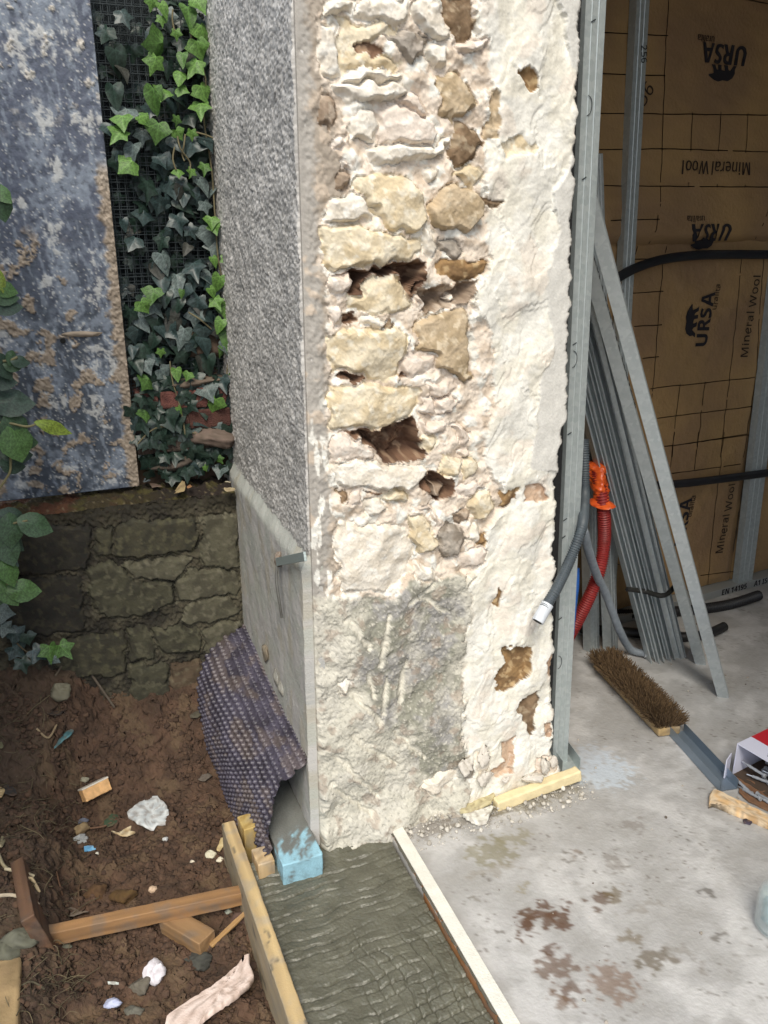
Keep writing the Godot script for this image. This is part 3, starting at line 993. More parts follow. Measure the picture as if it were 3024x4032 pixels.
func build_roughcast() -> void:
	var wall: Node3D = get_node("stone_wall")
	var nx := 190
	var ny := 420
	var P := PackedVector3Array(); P.resize(nx * ny)
	var K := PackedColorArray(); K.resize(nx * ny)
	var ca := c(154, 152, 149)
	var cb := c(208, 205, 201)
	for j in ny:
		var y := 0.74 + 1.3 * j / (ny - 1.0)
		for i in nx:
			var z := FRONT - 0.005 - 0.85 * i / (nx - 1.0)
			var wz := z + 0.004 * nc.get_noise_2d(z * 90.0, y * 90.0)
			var d := nd.get_noise_2d(wz * 125.0, y * 125.0) + 1.0
			var e := nd.get_noise_2d(wz * 190.0 + 40.0, y * 190.0) + 1.0
			var h := 0.0045 * (0.65 - d) + 0.0028 * (0.6 - e) + 0.003 * na.get_noise_2d(z * 12.0, y * 12.0)
			var v := 0.5 + 0.45 * ne.get_noise_2d(wz * 125.0, y * 125.0) + 0.3 * nc.get_noise_2d(z * 160.0, y * 160.0)
			P[j * nx + i] = Vector3(0.482 - h, y, z)
			K[j * nx + i] = ca.lerp(cb, clampf(v + 0.3 * na.get_noise_2d(z * 5.0, y * 5.0), 0.0, 1.0))
		P[j * nx].x = 0.5
	obj("roughcast", sheet(P, K, nx, ny, true), m_rock, wall)
	# smooth cement plinth below it with a sloped top
	nx = 150
	ny = 190
	P.resize(nx * ny)
	K.resize(nx * ny)
	var pa := c(188, 186, 183)
	var pb := c(174, 174, 171)
	var pg := c(177, 180, 172)
	var py := c(176, 170, 152)
	for j in ny:
		var y := -0.2 + 1.0 * j / (ny - 1.0)
		for i in nx:
			var z := FRONT - 0.004 - 0.85 * i / (nx - 1.0)
			var top := 0.742 + 0.006 * na.get_noise_2d(z * 9.0, 1.0)
			var out := 0.019 * sstep(top + 0.05, top, y) + 0.0022 * na.get_noise_2d(z * 7.0, y * 5.0) + 0.0008 * nc.get_noise_2d(z * 40.0, y * 40.0)
			var k := pa.lerp(pb, sstep(-0.1, 0.4, na.get_noise_2d(z * 10.0 + y * 4.0, y * 3.0)))
			k = k.lerp(pg, sstep(top - 0.01, top + 0.005, y) * 0.8)
			k = k.lerp(py, sstep(0.1, 0.4, na.get_noise_2d(z * 8.0 + 40.0, y * 4.0)) * 0.6)
			k = k.lerp(pg, sstep(0.0, 0.3, na.get_noise_2d(z * 5.0, y * 6.0 + 40.0)) * 0.7)
			k = k.lerp(c(196, 192, 186), sstep(0.45, 0.6, nc.get_noise_2d(z * 90.0, y * 90.0)) * 0.6)
			P[j * nx + i] = Vector3(0.483 - out, y, z)
			K[j * nx + i] = k
		P[j * nx].x = 0.51
	obj("cement_plinth", sheet(P, K, nx, ny, true), m_dull, wall)
	for q in [[Vector3(0.462, 0.344, -2.050), Vector3(0.02, 0.06, 0.05), c(150, 140, 122), c(120, 108, 92)], [Vector3(0.462, 0.327, -1.948), Vector3(0.016, 0.05, 0.04), c(156, 156, 150), c(136, 132, 122)], [Vector3(0.462, 0.321, -1.899), Vector3(0.016, 0.04, 0.04), c(160, 160, 152), c(140, 136, 126)]]:
		obj("mortar_lump", rock(int(q[0].y * 100.0), q[1], q[2], q[3], 0.4), m_rock, wall, q[0])
	# bent steel tie left in the face
	var at: Vector3 = Vector3(0.459, 0.704, -1.833)
	var tie := thing("steel_tie", "bent rusty galvanised strip sticking out of the smooth grey plinth", "metal strap", at)
	var zm := pmat(Color8(170, 182, 180), 0.5, bump_fine, 0.05, 0.1, 0.5)
	var tip: Vector3 = Vector3(0.450, 0.816, -1.582)
	var sl := tip - at - Vector3(-0.008, 0, 0)
	var so := obj("strap", box_mesh(Vector3(0.006, 0.02, sl.length()), 0.03, 0.001, paint(Color.WHITE)), zm, tie)
	so.transform = Transform3D(Basis.looking_at(-sl.normalized(), Vector3.UP), Vector3(-0.008, 0, 0) + sl * 0.5)
	obj("nail_head", rock(5, Vector3(0.02, 0.034, 0.03), c(120, 100, 84), c(150, 142, 132), 0.3), m_rock, tie, Vector3(-0.002, 0.004, -0.008))
	obj("hanging_strip", tube(PackedVector3Array([Vector3(-0.008, 0, 0.006), Vector3(-0.014, -0.04, 0.012), Vector3(-0.012, -0.09, 0.022), Vector3(-0.006, -0.14, 0.016)]), 0.0032, c(112, 112, 108), 6), vmat(0.6, null, 0, 1, 0.3), tie)

# ---------- the room ----------
func cprofile(w: float, d: float, t := 0.0011, lip := 0.006) -> PackedVector2Array:
	var h := w * 0.5
	return PackedVector2Array([Vector2(-h, 0), Vector2(-h * 0.42, 0), Vector2(-h * 0.34, 0.0016), Vector2(-h * 0.26, 0), Vector2(h * 0.26, 0), Vector2(h * 0.34, 0.0016), Vector2(h * 0.42, 0), Vector2(h, 0),
		Vector2(h, -d), Vector2(h - lip, -d), Vector2(h - lip, -d + t), Vector2(h - t, -d + t), Vector2(h - t, -t), Vector2(-h + t, -t), Vector2(-h + t, -d + t), Vector2(-h + lip, -d + t), Vector2(-h + lip, -d), Vector2(-h, -d)])

# A stud from a to b; face is the way its web looks.
func stud_xf(a: Vector3, b: Vector3, face: Vector3) -> Transform3D:
	var z := (b - a).normalized()
	var y := (face - z * face.dot(z)).normalized()
	return Transform3D(Basis(y.cross(z), y, z), a)

func build_room() -> void:
	var w := thing("insulated_wall", "room wall lined with brown paper faced mineral wool rolls", "wall", Vector3(2.416, 0, -2.472))
	w.rotation.y = atan2(0.102, 1.0)
	var kraft := vmat(0.62, bump_fine, 0.12, 0.3)
	var ka := c(164, 133, 90)
	var kb := c(145, 117, 86)
	# panels: from, to along the wall, bottom, top
	var panels := [[-1.35, -0.62, 0.035, 1.392], [-0.615, 0.125, 0.035, 1.392], [0.13, 2.4, 0.035, 1.392], [-1.35, 2.4, 1.38, 2.7]]
	for q in panels.size():
		var s: Array = panels[q]
		var nx := 90
		var ny := 70
		var P := PackedVector3Array(); P.resize(nx * ny)
		var K := PackedColorArray(); K.resize(nx * ny)
		for j in ny:
			for i in nx:
				var u := i / (nx - 1.0)
				var v := j / (ny - 1.0)
				var x := lerpf(s[0], s[1], u)
				var y := lerpf(s[2], s[3], v)
				var z := -0.012 + 0.012 * sstep(0.0, 0.04, minf(minf(u, 1.0 - u) * (s[1] - s[0]), minf(v, 1.0 - v) * (s[3] - s[2]))) + 0.004 * na.get_noise_2d(x * 3.0 + q * 9.0, y * 3.0) + 0.004 * nb.get_noise_2d(x * 4.0, y * 9.0 + q)
				if q == 3:
					z += 0.028 * sstep(0.28, 0.02, v) * (0.6 + 0.4 * na.get_noise_2d(x * 5.0, 3.0)) - 0.02 * sstep(0.02, 0.0, v)
				P[j * nx + i] = Vector3(x, y, z)
				var t := 0.5 + na.get_noise_2d(x * 2.0 + q, y * 2.0)
				K[j * nx + i] = ka.lerp(kb, clampf(t, 0.0, 1.0)) * (1.0 + 0.08 * nc.get_noise_2d(x * 60.0, y * 60.0))
		obj("insulation_panel", sheet(P, K, nx, ny), kraft, w)
	obj("wall_board", box_mesh(Vector3(3.9, 2.8, 0.12), 1.0, 0.0, paint(Color.WHITE)), pmat(Color8(110, 96, 78), 0.9), w, Vector3(0.55, 1.4, -0.085))
	# print: dark ruled lines and lettering on the paper
	var ink := pmat(Color8(46, 34, 26), 0.8)
	var ink2 := pmat(Color8(30, 28, 34), 0.8)
	var lines := [
		[Vector3(-0.542, 2.110, 0.000), Vector3(-0.509, 1.676, 0.000)], [Vector3(-0.509, 1.676, 0.000), Vector3(-0.505, 1.502, 0.000)], [Vector3(-0.516, 1.476, 0.000), Vector3(-0.522, 1.386, 0.000)], [Vector3(-0.792, 1.982, 0.000), Vector3(-0.525, 1.995, 0.000)], [Vector3(-0.786, 1.874, 0.000), Vector3(-0.520, 1.885, 0.000)],
		[Vector3(-0.774, 1.767, 0.000), Vector3(-0.039, 1.794, 0.000)], [Vector3(-0.763, 1.666, 0.000), Vector3(-0.509, 1.676, 0.000)], [Vector3(-0.509, 1.676, 0.000), Vector3(-0.014, 1.679, 0.000)], [Vector3(-0.752, 1.563, 0.000), Vector3(0.011, 1.566, 0.000)], [Vector3(-0.392, 1.787, 0.000), Vector3(-0.385, 1.671, 0.000)],
		[Vector3(-0.265, 1.793, 0.000), Vector3(-0.254, 1.674, 0.000)], [Vector3(-0.140, 1.796, 0.000), Vector3(-0.127, 1.673, 0.000)], [Vector3(-0.378, 1.577, 0.000), Vector3(-0.378, 1.562, 0.000)], [Vector3(-0.249, 1.574, 0.000), Vector3(-0.249, 1.562, 0.000)], [Vector3(-0.118, 1.573, 0.000), Vector3(-0.119, 1.563, 0.000)],
		[Vector3(-0.712, 1.460, 0.000), Vector3(-0.505, 1.463, 0.000)], [Vector3(-0.007, 1.645, 0.000), Vector3(0.010, 1.493, 0.000)], [Vector3(0.010, 1.493, 0.000), Vector3(-0.022, 1.393, 0.000)], [Vector3(-0.014, 1.455, 0.000), Vector3(0.064, 1.456, 0.000)], [Vector3(-0.291, 2.119, 0.000), Vector3(-0.110, 2.117, 0.000)],
		[Vector3(-0.605, 1.339, 0.000), Vector3(-0.447, 1.337, 0.000)], [Vector3(-0.569, 1.380, 0.000), Vector3(-0.580, 1.328, 0.000)], [Vector3(-0.441, 1.378, 0.000), Vector3(-0.451, 1.321, 0.000)], [Vector3(-0.451, 1.321, 0.000), Vector3(-0.433, 0.863, 0.000)], [Vector3(-0.580, 1.328, 0.000), Vector3(-0.565, 1.140, 0.000)],
		[Vector3(-0.579, 1.229, 0.000), Vector3(-0.431, 1.230, 0.000)], [Vector3(-0.553, 1.119, 0.000), Vector3(-0.424, 1.117, 0.000)], [Vector3(-0.501, 1.007, 0.000), Vector3(-0.424, 1.007, 0.000)], [Vector3(-0.447, 0.896, 0.000), Vector3(0.084, 0.890, 0.000)], [Vector3(-0.398, 0.784, 0.000), Vector3(0.093, 0.776, 0.000)],
		[Vector3(-0.342, 0.671, 0.000), Vector3(0.101, 0.662, 0.000)], [Vector3(-0.302, 0.900, 0.000), Vector3(-0.300, 0.625, 0.000)], [Vector3(-0.178, 0.897, 0.000), Vector3(-0.178, 0.609, 0.000)], [Vector3(-0.076, 1.334, 0.000), Vector3(-0.055, 0.996, 0.000)], [Vector3(-0.055, 0.996, 0.000), Vector3(-0.044, 0.591, 0.000)],
		[Vector3(0.038, 1.331, 0.000), Vector3(0.092, 0.889, 0.000)], [Vector3(0.092, 0.889, 0.000), Vector3(0.088, 0.573, 0.000)], [Vector3(-0.304, 0.722, 0.000), Vector3(-0.302, 0.587, 0.000)], [Vector3(-0.181, 0.708, 0.000), Vector3(-0.176, 0.557, 0.000)], [Vector3(-0.042, 0.691, 0.000), Vector3(-0.036, 0.393, 0.000)],
		[Vector3(-0.036, 0.393, 0.000), Vector3(-0.012, 0.044, 0.000)], [Vector3(-0.290, 0.560, 0.000), Vector3(0.078, 0.547, 0.000)], [Vector3(-0.330, 0.670, 0.000), Vector3(0.088, 0.667, 0.000)], [Vector3(-0.060, 0.095, 0.000), Vector3(0.164, 0.073, 0.000)], [Vector3(0.130, 0.671, 0.000), Vector3(0.170, 0.267, 0.000)],
		[Vector3(-0.705, 0.682, 0.000), Vector3(-0.671, 0.678, 0.000)], [Vector3(-0.543, 0.237, 0.000), Vector3(-0.505, 0.232, 0.000)], [Vector3(-0.716, 0.444, 0.000), Vector3(-0.520, 0.423, 0.000)], [Vector3(-0.551, 0.344, 0.000), Vector3(-0.527, 0.101, 0.000)],
	]
	for q in lines:
		var a: Vector3 = q[0]
		var b: Vector3 = q[1]
		var len_ := a.distance_to(b)
		var top := maxf(a.y, b.y) > 1.39
		var n := maxi(1, int(len_ / 0.04))
		var st := SurfaceTool.new()
		st.begin(Mesh.PRIMITIVE_TRIANGLES)
		var across := (b - a).normalized().cross(Vector3.BACK) * 0.0013
		for i in n:
			var p := []
			for t in [float(i) / n, (i + 1.0) / n]:
				var m := a.lerp(b, t)
				m += across * 0.9 * na.get_noise_2d(m.x * 20.0, m.y * 20.0)
				m.z = paper_z(m.x, m.y)
				p.append_array([m - across, m + across])
			for k in [0, 1, 2, 1, 3, 2]:
				st.set_normal(Vector3.BACK)
				st.add_vertex(p[k])
		obj("printed_line", st.commit(), ink, w)
	# lettering; turned half round on the upper roll, quarter round on the lower ones
	var words := [
		["URSA", true, 0.078, Vector3(-0.281, 1.961, 0.000), 180.0], ["uralita", false, 0.027, Vector3(-0.368, 1.998, 0.000), 180.0], ["Mineral Wool", false, 0.054, Vector3(-0.261, 1.625, 0.000), 180.0],
		["URSA", true, 0.078, Vector3(-0.260, 1.420, 0.000), 180.0], ["uralita", false, 0.027, Vector3(-0.342, 1.464, 0.000), 180.0],
		["URSA", true, 0.078, Vector3(-0.221, 1.121, 0.000), 87.0], ["uralita", false, 0.032, Vector3(-0.181, 1.200, 0.000), 87.0], ["Mineral Wool", false, 0.05, Vector3(0.010, 1.120, 0.000), 87.0],
		["Mineral Wool", false, 0.05, Vector3(0.034, 0.324, 0.000), 87.0], ["uralita", false, 0.032, Vector3(-0.171, 0.412, 0.000), 87.0], ["URSA", true, 0.078, Vector3(-0.206, 0.351, 0.000), 87.0],
	]
	for q in words:
		obj("lettering", on_paper(text_mesh(q[0], q[2], q[1]), q[3], deg_to_rad(q[4])), ink2 if q[1] else ink, w, Vector3(q[3].x, q[3].y, 0))
	# the walking bear emblem beside the name
	var bear := PackedVector2Array([Vector2(-5, 0), Vector2(-4.2, 1.6), Vector2(-2.6, 2.6), Vector2(-0.5, 2.5), Vector2(1.2, 3.0), Vector2(2.6, 2.7), Vector2(3.6, 2.2), Vector2(5.0, 1.4), Vector2(5.1, 0.9), Vector2(4.0, 0.7), Vector2(3.2, 0.4), Vector2(3.6, -1.0), Vector2(4.4, -2.2), Vector2(3.0, -2.2), Vector2(2.3, -0.8),
		Vector2(1.6, -0.6), Vector2(1.8, -2.3), Vector2(0.6, -2.3), Vector2(0.4, -0.7), Vector2(-1.0, -0.5), Vector2(-0.9, -1.4), Vector2(-0.4, -2.3), Vector2(-1.9, -2.3), Vector2(-2.3, -1.0), Vector2(-3.0, -0.6), Vector2(-3.6, -1.5), Vector2(-4.2, -2.3), Vector2(-5.4, -2.3), Vector2(-4.8, -1.2)])
	for q in [[Vector3(-0.279, 1.909, 0.000), 0.0115, 180.0], [Vector3(-0.282, 1.124, 0.000), 0.011, 87.0], [Vector3(-0.280, 1.388, 0.000), 0.0105, 180.0]]:
		var o := obj("bear_emblem", prism(scaled(bear, q[1]), 0.0008), ink2, w, q[0])
		o.position.z = paper_z(q[0].x, q[0].y) + 0.0015
		o.rotation.z = deg_to_rad(q[2])
		if q[2] > 100.0:
			o.scale.y = 0.8
	# handwriting in pencil
	for q in [["~56", 0.06, Vector3(-0.602, 1.822, 0.000), 55.0]]:
		var o := obj("pencil_note", text_mesh("-56", q[1]), ink, w, q[2])
		o.position.z = paper_z(q[2].x, q[2].y) + 0.002
		o.rotation.z = deg_to_rad(q[3])
	# uprights in front of the wool, and the track on the floor
	var wx := w.transform
	var zi := m_zinc
	var dirs := [[Vector3(-0.668, 2.091, 0.000), Vector3(-0.624, 1.255, 0.000)], [Vector3(0.143, 0.670, 0.000), Vector3(0.173, 0.019, 0.000)]]
	for k in 2:
		var a: Vector3 = dirs[k][0]
		var b: Vector3 = dirs[k][1]
		var d: Vector3 = (b - a) / (b.y - a.y)
		var lo := a + d * (0.02 - a.y) + Vector3(0, 0, 0.032)
		var hi := a + d * (2.6 - a.y) + Vector3(0, 0, 0.032)
		var t := thing("wall_stud", ["galvanised upright with handwritten number standing before the paper lining", "dark galvanised upright on the floor track beside the sideways lettering"][k], "metal stud", wx * lo, "wall studs")
		var o := obj("channel", prism(cprofile(0.05 if k == 0 else 0.085, 0.03), lo.distance_to(hi)), zi, t)
		o.transform = stud_xf(Vector3.ZERO, wx.basis * (hi - lo), wx.basis * Vector3.BACK)
		if k == 0:
			var e: Vector3 = Vector3(-0.647, 1.931, 0.000)
			var s := obj("handwriting", text_mesh("256", 0.03), ink2, t, wx.basis * (e - lo + Vector3(0, 0, 0.034)))
			s.rotation = Vector3(0, w.rotation.y, deg_to_rad(-82))
	var tr := thing("floor_track", "galvanised floor track with black print under the mineral wool", "metal track", wx * Vector3(0.6, 0, 0.03))
	tr.rotation.y = w.rotation.y
	obj("rail", box_mesh(Vector3(3.2, 0.032, 0.06), 0.4, 0.001, paint(c(168, 172, 172), 0.05)), vmat(0.5, bump_fine, 0.02, 0.3, 0.35), tr, Vector3(0, 0.016, -0.02))
	for q in [["EN 14195", Vector3(0.101, 0.005, 0.000)], ["A1 ISOVER", Vector3(0.301, -0.011, 0.000)]]:
		var o := obj("print", text_mesh(q[0], 0.034, true), ink2, tr, Vector3(q[1].x - 0.6, 0.016, 0.0112))
	# shell of the room, outside the frame
	var dull := pmat(Color8(176, 170, 160), 0.95)
	for q in [["room_ceiling", Vector3(4.0, 0.12, 3.6), Vector3(3.1, 2.52, -0.8)], ["room_wall", Vector3(0.15, 2.46, 3.6), Vector3(5.02, 1.23, -0.8)], ["room_wall", Vector3(3.6, 2.46, 0.15), Vector3(3.1, 1.23, 0.92)]]:
		var o := obj(q[0], box_mesh(q[1], 1.0, 0.0, paint(Color.WHITE)), dull, null, q[2])
		o.set_meta("kind", "structure")

func paper_z(x: float, y: float) -> float:
	var z := 0.0
	if y > 1.386:
		var v := (y - 1.38) / 1.32
		z += 0.028 * sstep(0.28, 0.02, v) * (0.6 + 0.4 * na.get_noise_2d(x * 5.0, 3.0)) - 0.02 * sstep(0.02, 0.0, v)
		z += 0.004 * na.get_noise_2d(x * 3.0 + 27.0, y * 3.0) + 0.004 * nb.get_noise_2d(x * 4.0, y * 9.0 + 3.0)
	else:
		var q := 0 if x < -0.618 else (1 if x < 0.127 else 2)
		z += 0.004 * na.get_noise_2d(x * 3.0 + q * 9.0, y * 3.0) + 0.004 * nb.get_noise_2d(x * 4.0, y * 9.0 + q)
	return z + 0.002

# Flat lettering laid along the swelling paper.
func on_paper(m: Mesh, at: Vector3, turn: float) -> ArrayMesh:
	var a: Array = m.surface_get_arrays(0)
	var v: PackedVector3Array = a[Mesh.ARRAY_VERTEX]
	for i in v.size():
		var p := v[i].rotated(Vector3.BACK, turn)
		v[i] = Vector3(p.x, p.y, p.z + paper_z(at.x + p.x, at.y + p.y) + 0.0035)
	return arrays_mesh(v, a[Mesh.ARRAY_NORMAL], PackedColorArray(), a[Mesh.ARRAY_INDEX])

func scaled(o: PackedVector2Array, k: float) -> PackedVector2Array:
	var out := PackedVector2Array()
	for p in o:
		out.append(p * k)
	return out

# ---------- garden side ----------
func build_garden_wall() -> void:
	var wall := thing("garden_wall", "low mossy wall of big dark stone blocks behind the trench", "wall")
	var pal := {
		"D": [c(50, 47, 40), c(42, 40, 35), c(62, 58, 46)], "E": [c(74, 72, 57), c(60, 58, 47), c(90, 87, 70)], "F": [c(91, 88, 72), c(76, 73, 60), c(104, 100, 84)], "S": [c(92, 78, 62), c(80, 67, 53), c(104, 94, 76)], "N": [c(70, 67, 53), c(57, 55, 45), c(84, 81, 62)],  # D, the left blocks: algae tone, darkened further by painted-in shrub shade
	}
	var stones := [
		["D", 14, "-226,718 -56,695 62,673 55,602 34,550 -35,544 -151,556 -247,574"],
		["N", 8, "69,664 116,662 109,621 99,576 59,580"],
		["N", 12, "121,663 142,675 250,668 348,657 346,558 279,551 171,552 104,574"],
		["F", 10, "358,655 406,662 469,655 460,484 426,483 350,505"],
		["F", 15, "128,546 171,547 279,548 327,536 311,505 272,467 208,479 153,497 123,535"],
		["E", 16, "34,549 88,555 121,547 123,530 153,492 207,475 270,463 257,396 154,371 91,383 47,401 27,485"],
		["F", 13, "273,465 315,503 422,486 462,466 453,389 426,404 356,396 262,395"],
		["F", 14, "287,379 380,403 426,398 455,340 421,315 305,317 270,329"],
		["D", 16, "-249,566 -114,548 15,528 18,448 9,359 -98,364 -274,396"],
		["N", 11, "-48,335 31,339 116,330 109,191 -34,207 -94,265"],
		["E", 10, "121,340 178,344 190,277 203,228 119,230"],
		["E", 12, "186,328 270,327 331,301 332,217 230,233 194,266"],
		["E", 9, "118,224 227,207 224,118 202,54 125,61 111,144"],
		["S", 9, "233,196 324,203 361,115 344,9 237,40 225,102"],
		["F", 10, "336,300 420,313 458,308 457,202 367,205 337,222"],
	]
	var ja := c(48, 45, 38)
	var jb := c(80, 75, 61)
	var body := func(x: float, y: float, i: int, j: int) -> void:
		var t := na.get_noise_2d(x * 9.0, y * 9.0 + 44.0)
		bh = -0.006 + 0.01 * t + 0.005 * nc.get_noise_2d(x * 60.0, y * 60.0)
		bc = ja.lerp(jb, clampf(0.4 + 1.3 * t + 0.8 * sstep(0.2, 0.45, x), 0.0, 1.0))
		bc = bc.lerp(c(46, 42, 32), sstep(0.66, 0.72, y + 0.03 * t))
		if y > 0.7:
			bh -= 0.35 * (y - 0.7)
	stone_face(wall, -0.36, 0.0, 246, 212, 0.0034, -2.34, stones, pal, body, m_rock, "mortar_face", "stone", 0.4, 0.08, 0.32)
	obj("wall_core", box_mesh(Vector3(1.9, 0.78, 0.3), 0.5, 0.0, paint(Color.WHITE)), pmat(Color8(78, 70, 58), 1.0, bump_grain, 0.6, 0.2), wall, Vector3(-0.47, 0.31, -2.52))
	# earth and moss on top of the wall
	var nx := 180
	var ny := 50
	var P := PackedVector3Array(); P.resize(nx * ny)
	var K := PackedColorArray(); K.resize(nx * ny)
	for j in ny:
		var z := -2.352 - 0.32 * j / (ny - 1.0)
		for i in nx:
			var x := -0.4 + 0.9 * i / (nx - 1.0)
			var t := na.get_noise_2d(x * 20.0, z * 20.0)
			P[j * nx + i] = Vector3(x, 0.711 + 0.012 * sstep(-2.35, -2.4, z) + 0.01 * t + 0.007 * (0.5 - (nd.get_noise_2d(x * 50.0, z * 50.0) + 1.0)) + 0.004 * nc.get_noise_2d(x * 130.0, z * 130.0), z)
			var k := c(62, 54, 34).lerp(c(44, 38, 30), sstep(0.1, 0.3, x + 0.1 * t)).lerp(c(82, 76, 42), sstep(0.1, 0.45, na.get_noise_2d(x * 14.0 + 5.0, z * 14.0)) * 0.8)
			k = k.lerp(c(94, 58, 42), sstep(0.0, 0.3, na.get_noise_2d(x * 8.0 + 2.0, z * 8.0)) * sstep(0.18, 0.02, x) * 0.8)
			K[j * nx + i] = k.lerp(c(120, 108, 84), sstep(0.62, 0.72, nc.get_noise_2d(x * 110.0, z * 110.0)) * 0.8)
	obj("mossy_top", sheet(P, K, nx, ny), m_soil, wall)
	# dry leaves and twigs on the ledge
	var bits := [
		[Vector3(0.251, 0.730, -2.435), 0.05, c(128, 110, 98), "curled pinkish dry leaf lying on the wall top"], [Vector3(0.312, 0.735, -2.371), 0.05, c(168, 148, 108), "big tan dry leaf lying on the wall top"], [Vector3(0.443, 0.735, -2.312), 0.036, c(190, 174, 138), "pale yellow leaf at the foot of the roughcast corner"], [Vector3(0.446, 0.745, -2.354), 0.024, c(196, 186, 160), "small cream leaf scrap above the pale yellow one"], [Vector3(0.230, 0.740, -2.472), 0.03, c(112, 124, 128), "grey green fallen leaf beside the painted panel edge"], [Vector3(0.337, 0.740, -2.368), 0.022, c(170, 124, 84), "rusty orange leaf scrap on the wall top"],
	]
	for q in bits:
		dry_leaf(q[0], q[1], q[2], q[3])

func dry_leaf(at: Vector3, s: float, col: Color, label: String) -> void:
	var o := PackedVector2Array()
	for i in 11:
		var a := TAU * i / 11.0
		o.append(Vector2(cos(a) * s * 0.62, sin(a) * s * 0.36) * rng.randf_range(0.7, 1.15))
	var l := solo("dry_leaf", scrap(o, 0.0018, col, col * 0.75, rng.randf_range(0.5, 1.1), 0.002, rng.randi() % 90), vmat(0.8), label, "leaf", at + Vector3(0, 0.004, 0))
	l.rotation = Vector3(rng.randf_range(-0.25, 0.45), rng.randf() * 6.0, rng.randf_range(-0.3, 0.3))

func build_panel_and_ivy() -> void:
	# splashed steel sheet standing on the wall
	var panel := thing("painted_panel", "blue grey sheet standing on the garden wall, splashed with mortar", "panel", Vector3(0, 0, -2.44))
	var nx := 150
	var ny := 390
	var x0 := -0.34
	var x1 := 0.205
	var P := PackedVector3Array(); P.resize(nx * ny)
	var K := PackedColorArray(); K.resize(nx * ny)
	var blue := c(82, 89, 106)
	var blue2 := c(66, 74, 86)
	var haze := c(132, 142, 156)
	var white := c(204, 204, 200)
	var mud := c(134, 122, 108)
	var mud2 := c(160, 146, 130)
	for j in ny:
		var y := 0.742 + 1.32 * j / (ny - 1.0)
		for i in nx:
			var x := lerpf(x0, x1, i / (nx - 1.0))
			var t := na.get_noise_2d(x * 7.0, y * 6.0)
			var f := na.get_noise_2d(x * 34.0 + 8.0, y * 30.0)
			var f2 := nc.get_noise_2d(x * 95.0, y * 95.0)
			var k := blue.lerp(blue2, sstep(1.5, 1.1, y + 0.2 * t))
			var streak := na.get_noise_2d(x * 40.0 + y * 10.0, y * 9.0 - x * 6.0)
			k = k.lerp(haze, sstep(-0.05, 0.4, 0.3 * f + 0.9 * na.get_noise_2d(x * 6.0 + 4.0, y * 4.5)) * 0.7)
			k = k.lerp(haze, sstep(0.1, 0.4, streak) * 0.6)
			k = k.lerp(white, sstep(0.3, 0.62, f * 0.45 + f2 * 0.2 + 0.9 * t) * 0.6).lerp(white, sstep(0.66, 0.74, f2) * 0.5)
			k = k.lerp(blue2 * 0.75, sstep(0.2, 0.5, -f * 0.8 - 0.3 * f2) * 0.5)
			# thrown mortar, thick along the free edge and low down
			var edge := 0.028 + 0.012 * na.get_noise_2d(1.0, y * 14.0) + 0.006 * nc.get_noise_2d(4.0, y * 60.0)
			var band := sstep(x1 - edge - 0.006, x1 - edge + 0.006, x) * sstep(1.62, 1.58, y)
			var low := 0.5 * sstep(1.5, 1.25, y) * sstep(0.95, 1.05, y) * sstep(0.14, -0.1, x) + 0.2 * sstep(1.3, 1.1, y)
			var blob := sstep(0.34, 0.44, na.get_noise_2d(x * 11.0 + 60.0, y * 11.0) * 1.0 + 0.6 * low - 0.12 + 0.14 * f2)
			blob = maxf(blob * sstep(0.0, 0.1, low + 0.11 * sstep(1.6, 1.9, y)), band)
			k = k.lerp(mud.lerp(mud2, clampf(0.5 + 1.2 * f, 0.0, 1.0)).lerp(white, 0.5 * sstep(1.5, 1.8, y)), blob)
			var z := 0.0012 * f + blob * (0.003 + 0.0035 * na.get_noise_2d(x * 60.0, y * 60.0) + 0.002 * f2)
			P[j * nx + i] = Vector3(x, y, z)
			K[j * nx + i] = k * (1.0 + 0.1 * f2)
	obj("splashed_face", sheet(P, K, nx, ny), vmat(0.6, bump_fine, 0.05, 0.1), panel)
	obj("sheet", box_mesh(Vector3(1.3, 1.4, 0.028), 0.7, 0.0, paint(Color.WHITE)), pmat(Color8(70, 80, 98), 0.6), panel, Vector3(x1 - 0.651, 1.44, -0.0155))
	var hole: Vector3 = Vector3(0.047, 1.166, -2.440)
	obj("bolt_hole", tube(PackedVector3Array([Vector3(hole.x, hole.y, 0.007), Vector3(hole.x, hole.y, -0.004)]), 0.007, c(16, 16, 18), 12, 0.0, 0.004), vmat(0.9), panel)
	obj("mortar_ridge", rock(8, Vector3(0.1, 0.016, 0.016), mud, mud2, 0.4, 24, 9), m_rock, panel, Vector3(hole.x + 0.05, hole.y + 0.014, 0.004))

	# wire mesh with an added dark sheet behind
	var net := thing("wire_fence", "grey welded wire mesh panel grown over by ivy", "fence", Vector3(0, 0, -2.47))
	var wire := vmat(0.6, null, 0, 1, 0.3)
	var st := SurfaceTool.new()
	st.begin(Mesh.PRIMITIVE_TRIANGLES)
	for lay in 2:
		for i in 19:
			var x := 0.19 + i * 0.0195 + lay * 0.006
			st.append_from(box_mesh(Vector3(0.0017, 1.25, 0.0017), 2.0, 0.0, paint(c(58, 64, 68), 0.0)), 0, Transform3D(Basis(Vector3.FORWARD, 0.004 * (i % 3) - 0.004), Vector3(x, 1.55, -0.012 * lay)))
		for i in 56:
			var y := 0.98 + i * 0.0215 + lay * 0.007
			st.append_from(box_mesh(Vector3(0.36, 0.0017, 0.0017), 2.0, 0.0, paint(c(58, 64, 68), 0.0)), 0, Transform3D(Basis(Vector3.FORWARD, 0.006 * (i % 4) - 0.01), Vector3(0.36, y, 0.0026 - 0.012 * lay)))
	obj("wire_mesh", st.commit(), wire, net)
